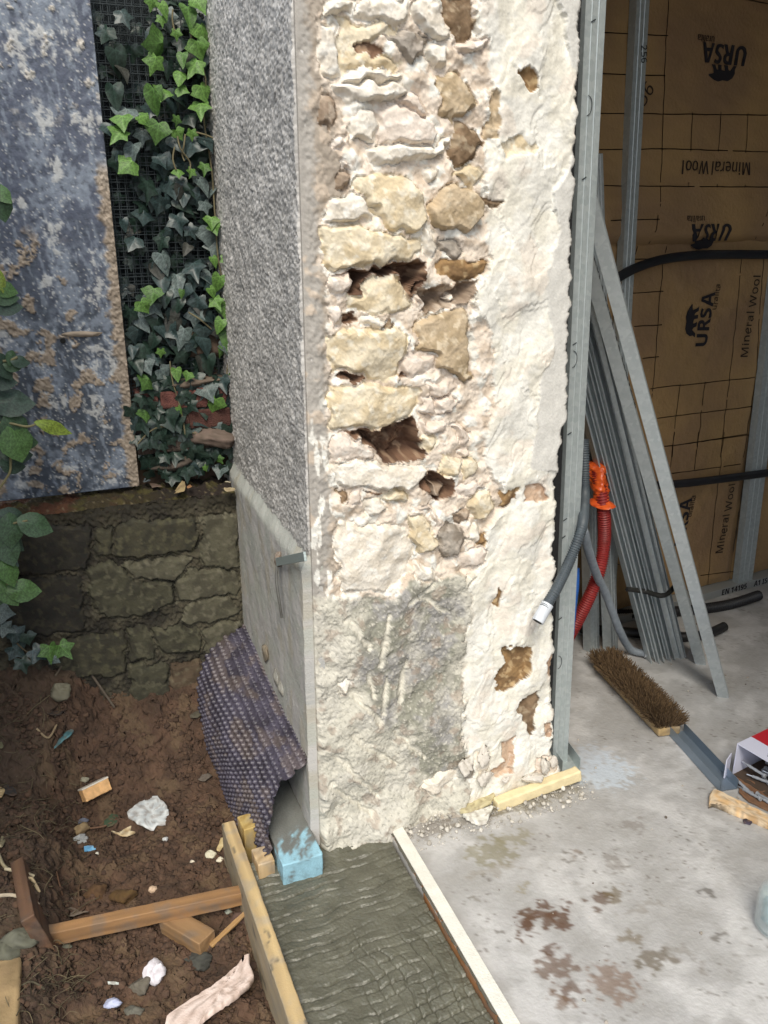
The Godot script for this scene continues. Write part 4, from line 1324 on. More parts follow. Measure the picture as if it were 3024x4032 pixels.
	var backing := solo("dark_backing", box_mesh(Vector3(0.9, 1.6, 0.01), 0.4, 0.0, paint(Color.WHITE)), pmat(Color8(34, 42, 44), 0.9, bump_grain, 0.4, 0.2), "dark backing sheet added behind the ivy covered wire mesh", "backing", Vector3(0.35, 1.5, -2.56))  # plain dark sheet added to back the gaps between the leaves
	# broken brickwork at the foot
	var bw := thing("brick_stub", "broken red brick footing under the ivy", "brickwork", Vector3(0, 0, -2.46))
	var mb := vmat(0.95, bump_fine, 0.2, 0.1)
	for q in [[Vector3(0.35, 0.985, 0), Vector3(0.13, 0.05, 0.07), c(116, 72, 64), c(98, 64, 58)], [Vector3(0.25, 0.99, -0.01), Vector3(0.06, 0.05, 0.07), c(110, 70, 62), c(94, 62, 56)], [Vector3(0.43, 0.99, 0.0), Vector3(0.09, 0.05, 0.07), c(118, 74, 66), c(100, 66, 60)], [Vector3(0.31, 0.925, -0.01), Vector3(0.11, 0.055, 0.07), c(92, 62, 54), c(72, 52, 46)], [Vector3(0.42, 0.925, 0.0), Vector3(0.12, 0.055, 0.07), c(98, 64, 56), c(78, 52, 46)], [Vector3(0.26, 0.86, -0.01), Vector3(0.1, 0.055, 0.07), c(74, 60, 52), c(60, 50, 44)], [Vector3(0.36, 0.862, -0.005), Vector3(0.11, 0.055, 0.07), c(78, 66, 58), c(62, 54, 48)]]:
		var o := obj("brick", box_mesh(q[1], 0.012, 0.005, paint(q[2].lerp(q[3], 0.6), 0.35, 40.0), func(p: Vector3) -> float: return 0.003 * na.get_noise_3dv(p * 50.0)), mb, bw, q[0])
		o.rotation.z = rng.randf_range(-0.05, 0.05)
	for q in [[Vector3(0.43, 0.865, 0.03), Vector3(0.15, 0.06, 0.1), c(122, 106, 96), c(96, 84, 74)], [Vector3(0.4, 1.03, 0.0), Vector3(0.16, 0.035, 0.09), c(122, 108, 94), c(92, 80, 70)], [Vector3(0.3, 0.79, 0.0), Vector3(0.12, 0.05, 0.08), c(98, 88, 78), c(76, 68, 60)], [Vector3(0.42, 1.12, -0.03), Vector3(0.14, 0.08, 0.08), c(104, 88, 74), c(80, 66, 56)]]:
		obj("footing_stone", rock(int(q[0].x * 90.0), q[1], q[2], q[3], 0.35, 24, 14), m_rock, bw, q[0])
	obj("earth_backing", box_mesh(Vector3(0.5, 0.4, 0.06), 0.05, 0.0, paint(c(84, 68, 55), 0.3)), m_soil, bw, Vector3(0.4, 0.86, -0.07))
	build_ivy()

func leaf_mesh(o: PackedVector2Array, fold: float, droop: float) -> ArrayMesh:
	var st := SurfaceTool.new()
	st.begin(Mesh.PRIMITIVE_TRIANGLES)
	st.set_smooth_group(0)
	var n := o.size()
	var f := func(p: Vector2) -> Vector3: return Vector3(p.x, p.y, fold * absf(p.x) - droop * p.y * p.y + 0.06 * sin(p.x * 7.0 + p.y * 5.0))
	for i in n:
		var a := o[i]
		var b := o[(i + 1) % n]
		var am := a * 0.5
		var bm := b * 0.5
		for tri in [[Vector2.ZERO, am, bm], [am, a, b], [am, b, bm]]:
			for p in [tri[0], tri[2], tri[1]]:
				st.set_uv(p * 0.45 + Vector2(0.5, 0.5))
				st.add_vertex(f.call(p))
	st.index()
	st.generate_normals()
	return st.commit()

func leaf_texture(tips: PackedVector2Array, stem: Vector2, vein: float) -> ImageTexture:
	var im := Image.create(128, 128, false, Image.FORMAT_RGB8)
	for j in 128:
		for i in 128:
			var p := (Vector2(i, j) / 128.0 - Vector2(0.5, 0.5)) / 0.45
			var d := 9.0
			for t in tips:
				var e := t - stem
				var u := clampf((p - stem).dot(e) / e.length_squared(), 0.0, 1.0)
				d = minf(d, (p - stem - e * u).length() / (0.05 - 0.035 * u))
			var k := 0.74 + 0.18 * na.get_noise_2d(p.x * 5.0, p.y * 5.0) + 0.1 * nc.get_noise_2d(p.x * 14.0, p.y * 14.0)
			k = lerpf(k, 1.0, 1.0 * vein * sstep(1.0, 0.4, d))
			im.set_pixel(i, j, Color(k, k, k * (0.97 + 0.03 * k)))
	return ImageTexture.create_from_image(im)

func leaf_mat(col: Color, tex: Texture2D, rough: float, back: Color) -> StandardMaterial3D:
	var m := StandardMaterial3D.new()
	m.albedo_color = col
	m.albedo_texture = tex
	m.roughness = rough
	m.cull_mode = BaseMaterial3D.CULL_DISABLED
	m.backlight_enabled = true
	m.backlight = back
	return m

func build_ivy() -> void:
	var half := [Vector2(0, -1), Vector2(0.14, -0.72), Vector2(0.26, -0.42), Vector2(0.5, -0.36), Vector2(0.78, -0.24), Vector2(0.62, -0.02), Vector2(0.5, 0.14), Vector2(0.52, 0.34), Vector2(0.44, 0.52), Vector2(0.24, 0.5), Vector2(0.08, 0.36)]
	var half2 := [Vector2(0, -0.95), Vector2(0.2, -0.66), Vector2(0.4, -0.42), Vector2(0.62, -0.26), Vector2(0.86, 0.02), Vector2(0.66, 0.16), Vector2(0.56, 0.36), Vector2(0.4, 0.5), Vector2(0.2, 0.46), Vector2(0.06, 0.34)]
	var half3 := [Vector2(0, -1), Vector2(0.2, -0.7), Vector2(0.38, -0.36), Vector2(0.5, 0.0), Vector2(0.52, 0.28), Vector2(0.4, 0.5), Vector2(0.2, 0.48), Vector2(0.06, 0.36)]
	var shapes := []
	for h in [half, half2, half3]:
		var o := PackedVector2Array(h)
		o.append(Vector2(0, 0.3))
		for i in range(h.size() - 1, 0, -1):
			o.append(Vector2(-h[i].x, h[i].y))
		shapes.append(o)
	var meshes := []
	for s in shapes:
		meshes.append(leaf_mesh(s, -0.3, 0.24))
		meshes.append(leaf_mesh(s, 0.2, 0.34))
	var tex := leaf_texture(PackedVector2Array([Vector2(0, -0.95), Vector2(0.74, -0.2), Vector2(-0.74, -0.2), Vector2(0.44, 0.46), Vector2(-0.44, 0.46)]), Vector2(0, 0.3), 0.6)
	var kinds := [
		leaf_mat(Color8(122, 168, 82), tex, 0.55, Color(0.35, 0.5, 0.2)), leaf_mat(Color8(100, 142, 70), tex, 0.55, Color(0.3, 0.45, 0.2)), leaf_mat(Color8(54, 76, 66), tex, 0.42, Color(0.1, 0.16, 0.1)),
		leaf_mat(Color8(68, 88, 88), tex, 0.42, Color(0.1, 0.14, 0.12)), leaf_mat(Color8(116, 132, 130), tex, 0.5, Color(0.1, 0.12, 0.1)), leaf_mat(Color8(70, 72, 66), tex, 0.6, Color(0.08, 0.08, 0.06)),
	]
	m_leaf = [meshes, kinds]
	var ivy := thing("ivy", "ivy with bright young and dark old leaves climbing the wire mesh", "ivy", Vector3(0, 0, -2.44))
	var young := [
		"433,1954 371,1960 367,1935 353,1882 400,1907 342,1841 451,1881 465,1916 440,1839 401,1813 333,1765 401,1782 455,1781 448,1742 251,1706 241,1675 300,1708 336,1688 385,1680 420,1680 256,1604 384,1711 378,1587 448,1599 413,1588 457,1467 411,1855 458,1976 355,1773 346,1971 464,1451",
		"492,1368 456,1365 467,1312 288,1285 444,1284 455,1255 488,1233 464,1196 492,1157 463,1120 258,1254 332,1068 364,1058 251,1048 490,1053 432,974 238,959 332,964 434,805 295,1126 365,1283 392,784",
	]
	var sizes := ["75 50 32 85 30 60 62 70 65 50 85 42 58 62 62 58 52 64 36 32 68 38 38 40 34 44 50 60 50 44 40", "40 38 62 60 46 52 66 50 90 42 50 50 36 56 40 66 46 32 34 34 30 28"]
	for g in 2:
		var at := pts(young[g])
		var sz: PackedStringArray = sizes[g].split(" ")
		for i in at.size():
			ivy_leaf(ivy, at[i], 0.031, sz[i].to_float() * 0.00062, 0 if rng.randf() < 0.65 else 1)
	# old leaves: where, and which tone
	var old := ["277,1939 234,1903 254,1851 239,1771 384,1756 385,1949 424,1718 300,1675 325,1733 341,1610 360,1562 300,1550 388,1513 426,1524 445,1505 372,1467 403,1443 456,1431 413,1779 456,1661 420,1660 410,1842 270,1638 440,1559 242,1627 263,1723 380,1662 356,1647 436,1612",
		"406,1345 359,1314 319,1323 373,1289 323,1274 354,1253 408,1255 388,1272 252,1212 226,1230 335,1221 306,1181 360,1170 261,1133 359,1115 383,1139 417,1141 419,1175 253,1092 297,1067 288,1021 247,985 209,935 297,972 320,996 383,1027 376,992 416,1011 362,980 393,924 319,926 328,884 368,894 355,831 274,808 360,780 314,761 440,771 462,1030 482,997 484,956 479,888 431,897 296,1206 240,1176 284,1157 329,1155 224,1135 229,1101 275,1103 481,1129 426,1089 347,1016 404,967 442,933 274,952 245,914 298,941 338,955 458,1299 434,1324 344,1286 288,1251 345,1195 401,1218 314,1130"]
	for g in 2:
		for p in pts(old[g]):
			ivy_leaf(ivy, p, rng.randf_range(-0.005, 0.022), rng.randf_range(0.03, 0.05), [2, 3, 3, 4][rng.randi() % 4])
	for i in 62:
		var y := rng.randf_range(0.86, 1.95)
		var x := 0.47 - 0.25 * pow(rng.randf(), 1.0 if y < 1.35 else 1.8)
		ivy_leaf(ivy, Vector2(x, y), rng.randf_range(-0.012, 0.014), rng.randf_range(0.028, 0.05), [2, 3, 3, 4, 5][rng.randi() % 5])
	for i in 90:
		var x := rng.randf_range(0.2, 0.47)
		var y := rng.randf_range(0.95, 1.95)
		if y > 1.35 and x < 0.36 and rng.randf() < 0.6:
			continue
		ivy_leaf(ivy, Vector2(x, y), rng.randf_range(-0.06, -0.038), rng.randf_range(0.022, 0.036), [2, 3, 5, 5][rng.randi() % 4])
	var where := []
	for i in 520:
		var y := rng.randf_range(0.76, 2.0)
		var x := rng.randf_range(0.2, 0.48)
		if y > 1.3 and x < 0.34 and rng.randf() < 0.75:
			continue
		var s := rng.randf_range(0.024, 0.042)
		where.append(Transform3D(Basis.from_euler(Vector3(rng.randf_range(-0.7, 0.3), rng.randf_range(-0.8, 0.8), rng.randf_range(-1.2, 1.2))).scaled(Vector3.ONE * s), Vector3(x, y, rng.randf_range(-0.075, -0.02) if y > 1.05 else rng.randf_range(-0.01, 0.03))))
	stuff("old_foliage", scatter(meshes[0], where), kinds[2], "", "", ivy)
	# hanging stems
	for q in [[Vector3(0.396, 1.958, -2.410), Vector3(0.393, 1.935, -2.410), Vector3(0.396, 1.912, -2.410)], [Vector3(0.384, 1.671, -2.410), Vector3(0.388, 1.642, -2.400), Vector3(0.411, 1.610, -2.410), Vector3(0.409, 1.591, -2.410)], [Vector3(0.404, 1.676, -2.410), Vector3(0.397, 1.649, -2.400), Vector3(0.393, 1.628, -2.410), Vector3(0.397, 1.613, -2.410)], [Vector3(0.375, 1.646, -2.410), Vector3(0.368, 1.617, -2.410), Vector3(0.374, 1.591, -2.410)], [Vector3(0.428, 1.683, -2.410), Vector3(0.455, 1.677, -2.410), Vector3(0.475, 1.670, -2.410)], [Vector3(0.454, 1.957, -2.420), Vector3(0.440, 1.897, -2.430), Vector3(0.467, 1.814, -2.420), Vector3(0.458, 1.722, -2.430), Vector3(0.470, 1.597, -2.430), Vector3(0.474, 1.355, -2.430), Vector3(0.495, 1.214, -2.430), Vector3(0.476, 1.042, -2.430)], [Vector3(0.343, 0.888, -2.410), Vector3(0.337, 0.962, -2.420), Vector3(0.323, 1.035, -2.430), Vector3(0.321, 1.094, -2.440)], [Vector3(0.211, 0.871, -2.420), Vector3(0.246, 0.906, -2.410), Vector3(0.290, 0.913, -2.420), Vector3(0.383, 0.881, -2.420), Vector3(0.425, 0.845, -2.420)], [Vector3(0.381, 1.227, -2.430), Vector3(0.411, 1.206, -2.420), Vector3(0.441, 1.178, -2.430)]]:
		var path := PackedVector3Array()
		for p in q:
			path.append(p - Vector3(0, 0, -2.44))
		obj("stem", tube(path, 0.0022, c(112, 104, 78), 6), vmat(0.8), ivy)

func ivy_leaf(ivy: Node3D, p: Vector2, z: float, s: float, kind: int) -> void:
	var o := obj("leaf", m_leaf[0][rng.randi() % 6], m_leaf[1][kind], ivy, Vector3(p.x, p.y, z))
	o.rotation = Vector3(rng.randf_range(-0.75, 0.2), rng.randf_range(-0.7, 0.7), rng.randf_range(-0.55, 0.55) + (0.0 if rng.randf() < 0.8 else rng.randf_range(-1.2, 1.2)))
	o.scale = Vector3.ONE * s * rng.randf_range(0.92, 1.1)

# ---------- things in the trench ----------
func on_soil(p: Vector3, up := 0.0) -> Vector3:
	return Vector3(p.x, dirt_y(p.x, p.z) + up, p.z)

func plank(called: String, label: String, category: String, s: Vector3, at: Vector3, turn: float, ca: Color, cb: Color, ax := 0, tilt := 0.0, group := "") -> MeshInstance3D:
	var o := solo(called, box_mesh(s, 0.006, 0.003, wood(ca, cb, ax, at.x * 30.0 + at.z * 17.0), func(p: Vector3) -> float: return 0.0012 * na.get_noise_3dv(p * 25.0)), m_wood, label, category, at, group)
	o.rotation = Vector3(0, turn, tilt)
	return o

func build_trench_things() -> void:
	# shuttering
	var sb := plank("shutter_board", "long weathered pine board set on edge beside the wet concrete", "board", Vector3(0.034, 0.17, 1.0), Vector3(0.292, -0.068, -1.31), 0.012, c(208, 182, 134), c(166, 142, 106), 2)
	var grain := wood(c(206, 180, 132), c(164, 140, 104), 2, 3.0)
	sb.mesh = box_mesh(Vector3(0.034, 0.17, 1.0), 0.006, 0.003, func(p: Vector3) -> Color:
		var k: Color = grain.call(p)
		k = k.lerp(c(140, 132, 116), 0.7 * sstep(-0.013, -0.0165, p.x + 0.002 * nc.get_noise_3dv(p * 60.0)))
		return k.lerp(c(96, 92, 80), sstep(0.42, 0.5, na.get_noise_3dv(p * Vector3(22, 16, 9))) * 0.8), func(p: Vector3) -> float: return 0.0012 * na.get_noise_3dv(p * 25.0))
	plank("timber_strut", "brown timber batten bracing the shutter board across the trench", "batten", Vector3(0.45, 0.038, 0.03), Vector3(0.062, -0.05, -1.642), -0.115, c(158, 120, 80), c(112, 86, 62), 0, 0.02)
	plank("bank_stake", "short dark plank standing on edge in the soil bank at the end of the batten", "plank", Vector3(0.03, 0.17, 0.2), Vector3(-0.178, -0.02, -1.71), 0.12, c(112, 84, 64), c(86, 64, 50), 2, 0.25)
	plank("wood_peg", "yellow stained wooden peg behind the board, mud on its top", "peg", Vector3(0.046, 0.16, 0.058), Vector3(0.334, -0.048, -1.775), 0.1, c(196, 170, 108), c(160, 130, 72), 1, 0.0, "wooden pegs behind the shutter board")
	plank("wood_peg", "pale sawn wooden peg nearest the wet concrete", "peg", Vector3(0.042, 0.16, 0.06), Vector3(0.338, -0.052, -1.648), 0.05, c(206, 178, 136), c(170, 142, 104), 1, 0.0, "wooden pegs behind the shutter board")
	var cut := plank("timber_offcut", "chunky brown timber offcut lying on the soil below the batten", "offcut", Vector3(0.135, 0.04, 0.05), on_soil(Vector3(0.140, -0.100, -1.594), 0.018), -0.98, c(152, 120, 84), c(118, 92, 64), 0, 0.06)
	plank("split_slat", "thin split slat leaning from the offcut to the shutter board", "slat", Vector3(0.11, 0.008, 0.012), Vector3(0.230, -0.080, -1.562), 0.52, c(190, 152, 98), c(150, 116, 76), 0, 0.12)
	# dimpled sheet folded against the plinth
	var P := PackedVector3Array()
	var K := PackedColorArray()
	var cv := Curve2D.new()
	cv.bake_interval = 0.002
	for q in [[Vector2(0.4665, 0.262), Vector2(0, -0.01)], [Vector2(0.45, 0.236), Vector2(-0.02, -0.02)], [Vector2(0.38, 0.165), Vector2(-0.022, -0.05)], [Vector2(0.352, 0.04), Vector2(-0.006, -0.05)], [Vector2(0.345, -0.13), Vector2(0, -0.04)]]:
		cv.add_point(q[0], -q[1], q[1])
	var L := cv.get_baked_length()
	var nx := 200
	var ny := 330
	var ca := c(84, 80, 94)
	var cb := c(64, 60, 70)
	var dust := c(124, 110, 98)
	for j in ny:
		var b := j / (ny - 1.0)
		for i in nx:
			var t := i / (nx - 1.0)
			var s := t * L
			var near := -1.668 + 0.03 * sstep(0.25, 0.7, t) + 0.006 * na.get_noise_2d(s * 14.0, 2.0) + 0.002 * nc.get_noise_2d(s * 130.0, 7.0)
			var z := lerpf(near, -2.345, b)
			var p := cv.sample_baked(s)
			var d := (cv.sample_baked(minf(s + 0.004, L)) - cv.sample_baked(maxf(s - 0.004, 0.0))).normalized()
			var n := Vector2(d.y, -d.x)
			var zz := z / 0.0205
			var ss := s / 0.0205
			var r := floorf(ss)
			var fu := ss - r - 0.5
			var fv := zz + 0.5 * fposmod(r, 2.0)
			fv = fv - floorf(fv) - 0.5
			var dd := sqrt(fu * fu + fv * fv)
			var bump := 0.0085 * sstep(0.36, 0.17, dd)
			bump -= 0.0018 * sstep(0.15, 0.06, dd)
			var wave := 0.004 * na.get_noise_2d(s * 6.0, z * 5.0) * sstep(0.0, 0.15, t) + 0.012 * sstep(0.1, 0.0, b) * na.get_noise_2d(s * 14.0, 9.0)
			p.y += 0.035 * sstep(0.3, 1.0, b) * (1.0 - t)
			p += n * (bump + wave + 0.05 * sstep(0.0, 1.0, b) * sin(PI * clampf(t * 0.9, 0.0, 1.0)))
			P.append(Vector3(p.x, p.y, z))
			var k := ca.lerp(cb, clampf(0.5 + na.get_noise_2d(s * 8.0, z * 8.0), 0.0, 1.0))
			k = k.lerp(dust, (sstep(0.0, 0.4, na.get_noise_2d(s * 11.0 + 30.0, z * 5.0)) * 0.35))
			K.append(k * (1.0 + 0.15 * nc.get_noise_2d(s * 120.0, z * 120.0)))
	solo("dimple_sheet", sheet(P, K, nx, ny), vmat(0.42, bump_fine, 0.04, 0.08), "dark purple dimpled drainage sheet folded against the plinth, torn at its near end", "drainage sheet")
	# blue painted block beneath it
	var bw := c(148, 190, 206)
	var bg := c(116, 118, 114)
	var blk := solo("blue_block", box_mesh(Vector3(0.1, 0.15, 0.42), 0.006, 0.004, func(p: Vector3) -> Color:
		var t := na.get_noise_3dv(Vector3(p.x * 26.0 + p.z * 10.0, p.y * 26.0, p.z * 12.0)) * 0.7 + nc.get_noise_3dv(Vector3(p.x * 190.0, p.y * 160.0, p.z * 50.0)) * 0.3
		return bg.lerp(bw, sstep(-0.02, 0.03, p.z - 0.15 + 0.12 * t - 0.25 * maxf(0.0, -p.x))) * (1.0 + 0.3 * t), func(p: Vector3) -> float: return 0.002 * na.get_noise_3dv(p * 40.0)), m_dull, "grey board end smeared with light blue, half sunk in wet concrete", "block", Vector3(0.414, -0.022, -1.79))
	blk.rotation = Vector3(0.04, 0.02, 0)
	# rubbish on the soil; flat scraps first
	var flat := [
		["plaster_scrap", "53,-2082 90,-2122 119,-2136 142,-2129 160,-2067 161,-2030 145,-2002 125,-2010 112,-1991 74,-2032 53,-2060", 0.008, c(222, 226, 226), c(190, 196, 198), 0.3, 0.002, "large white flake of plaster lying in the middle of the trench", "plaster flake"],
		["teal_splinter", "-113,-2182 -97,-2224 -76,-2254 -48,-2302 -38,-2293 -54,-2255 -72,-2228 -95,-2204", 0.006, c(92, 134, 138), c(70, 108, 114), 0.0, 0.001, "long teal splinter of board leaning by a grey stone", "splinter"],
		["blue_scrap", "-68,-1990 -51,-1989 -35,-1980 -40,-1969 -55,-1973 -67,-1976", 0.007, c(132, 190, 226), c(104, 164, 206), 0.0, 0.001, "small light blue foam scrap near a white pebble", "foam scrap"],
		["dry_curl", "3,-2030 25,-2019 48,-2036 58,-2034 54,-2016 66,-2003 44,-2001 24,-2009", 0.006, c(226, 210, 176), c(196, 172, 132), 0.4, 0.001, "curled cream shaving in front of the white plaster flake", "shaving"],
		["pink_board_strip", "64,-1373 101,-1389 168,-1411 229,-1444 243,-1450 249,-1466 255,-1462 251,-1435 254,-1404 242,-1390 211,-1370 175,-1359 158,-1352 138,-1344 101,-1315 49,-1336", 0.016, c(226, 208, 198), c(208, 186, 174), 0.0, 0.003, "long pinkish white torn board strip at the front of the trench", "board strip"],
		["white_chip", "-44,-1522 -22,-1511 -23,-1506 -43,-1515", 0.004, c(216, 222, 216), c(196, 204, 198), 0.0, 0.0008, "small flat white chip on the soil left of a grey stone", "chip"],
		["violet_scrap", "48,-1682 59,-1676 54,-1649 44,-1657", 0.003, c(74, 62, 104), c(54, 48, 76), 0.3, 0.001, "scrap of violet plastic under the batten", "plastic scrap"],
		["wood_chip", "257,-1844 276,-1883 285,-1881 279,-1857 263,-1836", 0.007, c(220, 202, 156), c(196, 172, 122), 0.0, 0.0012, "cream wood chip beside the shutter board, standing over white crumbs", "wood chip"],
	]
	for q in flat:
		var o := pts(q[1])
		var mid := Vector2.ZERO
		for p in o:
			mid += p / o.size()
		for i in o.size():
			o[i] -= mid
		var at := on_soil(Vector3(mid.x, 0, mid.y), 0.006)
		var s := solo(q[0], scrap(o, q[2], q[3], q[4], q[5], q[6], int(mid.x * 999.0)), m_dull, q[7], q[8], at)
		if q[0] == "pink_board_strip":
			s.position.y += 0.012
	# stones and crumbs: where, size, two colours
	var lumps := [
		["stone", Vector3(-0.079, -0.100, -2.294), Vector3(0.055, 0.045, 0.065), c(128, 124, 106), c(98, 94, 78), "rough grey stone leaning on the bank beside the teal splinter", "stone"],
		["stone", Vector3(-0.045, -0.100, -2.194), Vector3(0.026, 0.018, 0.02), c(160, 156, 136), c(130, 126, 108), "small pale stone behind the orange foam block", "stone"],
		["stone", Vector3(-0.077, -0.100, -2.060), Vector3(0.05, 0.04, 0.044), c(158, 138, 104), c(130, 108, 80), "tan stone by the foot of the bank", "stone"],
		["stone", Vector3(-0.076, -0.100, -2.020), Vector3(0.038, 0.03, 0.03), c(176, 178, 176), c(132, 132, 130), "whitish stone just in front of the tan one", "stone"],
		["stone", Vector3(-0.065, -0.100, -2.098), Vector3(0.032, 0.018, 0.02), c(118, 122, 136), c(84, 86, 98), "blue grey pebble behind the tan stone", "stone"],
		["stone", Vector3(-0.038, -0.100, -1.947), Vector3(0.021, 0.014, 0.012), c(226, 226, 214), c(206, 202, 188), "smooth white pebble near the blue scrap", "stone"],
		["crumb", Vector3(0.138, -0.100, -1.945), Vector3(0.015, 0.012, 0.013), c(214, 216, 216), c(180, 182, 180), "small white crumb in front of the plaster flake", "crumb"],
		["crumb", Vector3(0.192, -0.100, -1.833), Vector3(0.015, 0.014, 0.018), c(226, 216, 196), c(200, 188, 168), "lone white plaster crumb left of the pair", "crumb"],
		["crumb", Vector3(0.242, -0.100, -1.838), Vector3(0.028, 0.018, 0.026), c(222, 218, 196), c(194, 186, 158), "larger cream plaster crumb close to the shutter board", "crumb"],
		["crumb", Vector3(0.258, -0.100, -1.820), Vector3(0.024, 0.014, 0.018), c(232, 226, 206), c(206, 196, 172), "rounder white crumb touching the shutter board", "crumb"],
		["crumb", Vector3(0.086, -0.100, -1.785), Vector3(0.022, 0.014, 0.018), c(214, 190, 164), c(184, 156, 130), "pinkish plaster crumb behind the batten", "crumb"],
		["crumb", Vector3(0.245, -0.100, -1.635), Vector3(0.018, 0.015, 0.022), c(178, 184, 170), c(148, 152, 140), "greenish white crumb between batten and board", "crumb"],
		["stone", Vector3(0.149, -0.100, -1.521), Vector3(0.07, 0.03, 0.05), c(76, 76, 70), c(58, 58, 54), "dark grey lump of mortar in front of the offcut", "stone"],
		["stone", Vector3(0.020, -0.100, -1.497), Vector3(0.05, 0.035, 0.042), c(116, 110, 98), c(88, 82, 72), "grey stone beside the crumpled white lump", "stone"],
		["plaster_lump", Vector3(0.052, -0.100, -1.507), Vector3(0.046, 0.05, 0.055), c(226, 222, 228), c(186, 180, 184), "crumpled white lump in the near trench", "lump"],
		["stone", Vector3(0.000, -0.100, -1.447), Vector3(0.046, 0.028, 0.036), c(112, 110, 100), c(84, 82, 74), "flat grey stone at the bottom of the picture", "stone"],
		["paper_ball", Vector3(-0.039, -0.100, -1.467), Vector3(0.042, 0.02, 0.024), c(198, 204, 226), c(154, 160, 190), "bluish white crumpled scrap near the picture bottom", "scrap"],
		["stone", Vector3(-0.211, -0.020, -1.622), Vector3(0.07, 0.04, 0.055), c(112, 112, 98), c(86, 86, 74), "upper grey stone on the bank above the stone slab", "stone"],
		["stone", Vector3(-0.232, -0.020, -1.608), Vector3(0.05, 0.04, 0.05), c(104, 104, 90), c(82, 82, 70), "lower grey stone on the bank above the stone slab", "stone"],
		["stone", Vector3(-0.046, -0.100, -1.820), Vector3(0.06, 0.04, 0.05), c(96, 72, 48), c(76, 56, 40), "rounded brown clod behind the batten", "clod"],
		["stone", Vector3(0.012, -0.100, -1.773), Vector3(0.06, 0.03, 0.05), c(98, 76, 44), c(78, 58, 38), "flattened ochre clod against the batten", "clod"],
		["stone", Vector3(0.269, -0.100, -1.601), Vector3(0.045, 0.03, 0.04), c(104, 84, 74), c(84, 64, 56), "pinkish brown stone at the foot of the shutter board", "stone"],
		["crumb", Vector3(0.291, -0.100, -2.275), Vector3(0.06, 0.008, 0.04), c(96, 92, 78), c(76, 70, 58), "flat grey flake lying near the dimpled sheet", "flake"],
		["crumb", Vector3(0.281, -0.100, -2.145), Vector3(0.05, 0.01, 0.05), c(116, 108, 98), c(90, 80, 72), "pale starry flake below the flat grey one", "flake"],
		["crumb", Vector3(-0.255, 0.020, -2.105), Vector3(0.03, 0.02, 0.045), c(206, 182, 138), c(176, 150, 108), "cream bone like piece on the dark bank at the frame edge", "crumb"],
		["crumb", Vector3(-0.127, -0.080, -1.650), Vector3(0.026, 0.014, 0.03), c(128, 128, 112), c(100, 98, 84), "grey green flake at the bank below the batten", "flake"],
	]
	for q in lumps:
		solo(q[0], rock(int(q[1].x * 377.0) + int(q[1].z * 91.0), q[2], q[3], q[4], 0.45, 20, 12), m_rock, q[5], q[6], on_soil(q[1], q[2].y * 0.16))
	# orange foam block with a white skin
	var fb := thing("foam_block", "cut block of orange foam with white top lying on the soil", "foam block", on_soil(Vector3(-0.022, -0.100, -2.146), 0.03))
	fb.rotation = Vector3(-0.55, 0.42, 0.0)
	obj("foam", box_mesh(Vector3(0.078, 0.036, 0.034), 0.006, 0.003, paint(c(222, 176, 122), 0.2, 60.0), func(p: Vector3) -> float: return 0.002 * na.get_noise_3dv(p * 70.0)), m_dull, fb)
	obj("white_skin", box_mesh(Vector3(0.08, 0.005, 0.036), 0.006, 0.002, paint(c(220, 212, 198), 0.08)), m_dull, fb, Vector3(0, 0.018, 0))
	for q in [[Vector3(-0.103, -0.090, -1.769), 0.075, c(138, 124, 110), "grey brown dead leaf behind the left end of the batten"], [Vector3(0.008, -0.100, -2.062), 0.05, c(66, 84, 62), "dark green fallen leaf beside the shaving"], [Vector3(-0.233, 0.050, -2.116), 0.06, c(72, 68, 66), "dark dead leaf on the upper bank"], [Vector3(-0.098, 0.000, -2.259), 0.045, c(64, 58, 54), "dark dead leaf where bank and trench meet"], [Vector3(-0.245, 0.050, -2.198), 0.025, c(112, 110, 82), "tiny olive leaf on the upper bank"], [Vector3(-0.077, 0.100, -2.393), 0.05, c(84, 76, 70), "upright brown dead leaf under the ivy shoots"]]:
		dry_leaf(on_soil(q[0]), q[1], q[2], q[3])
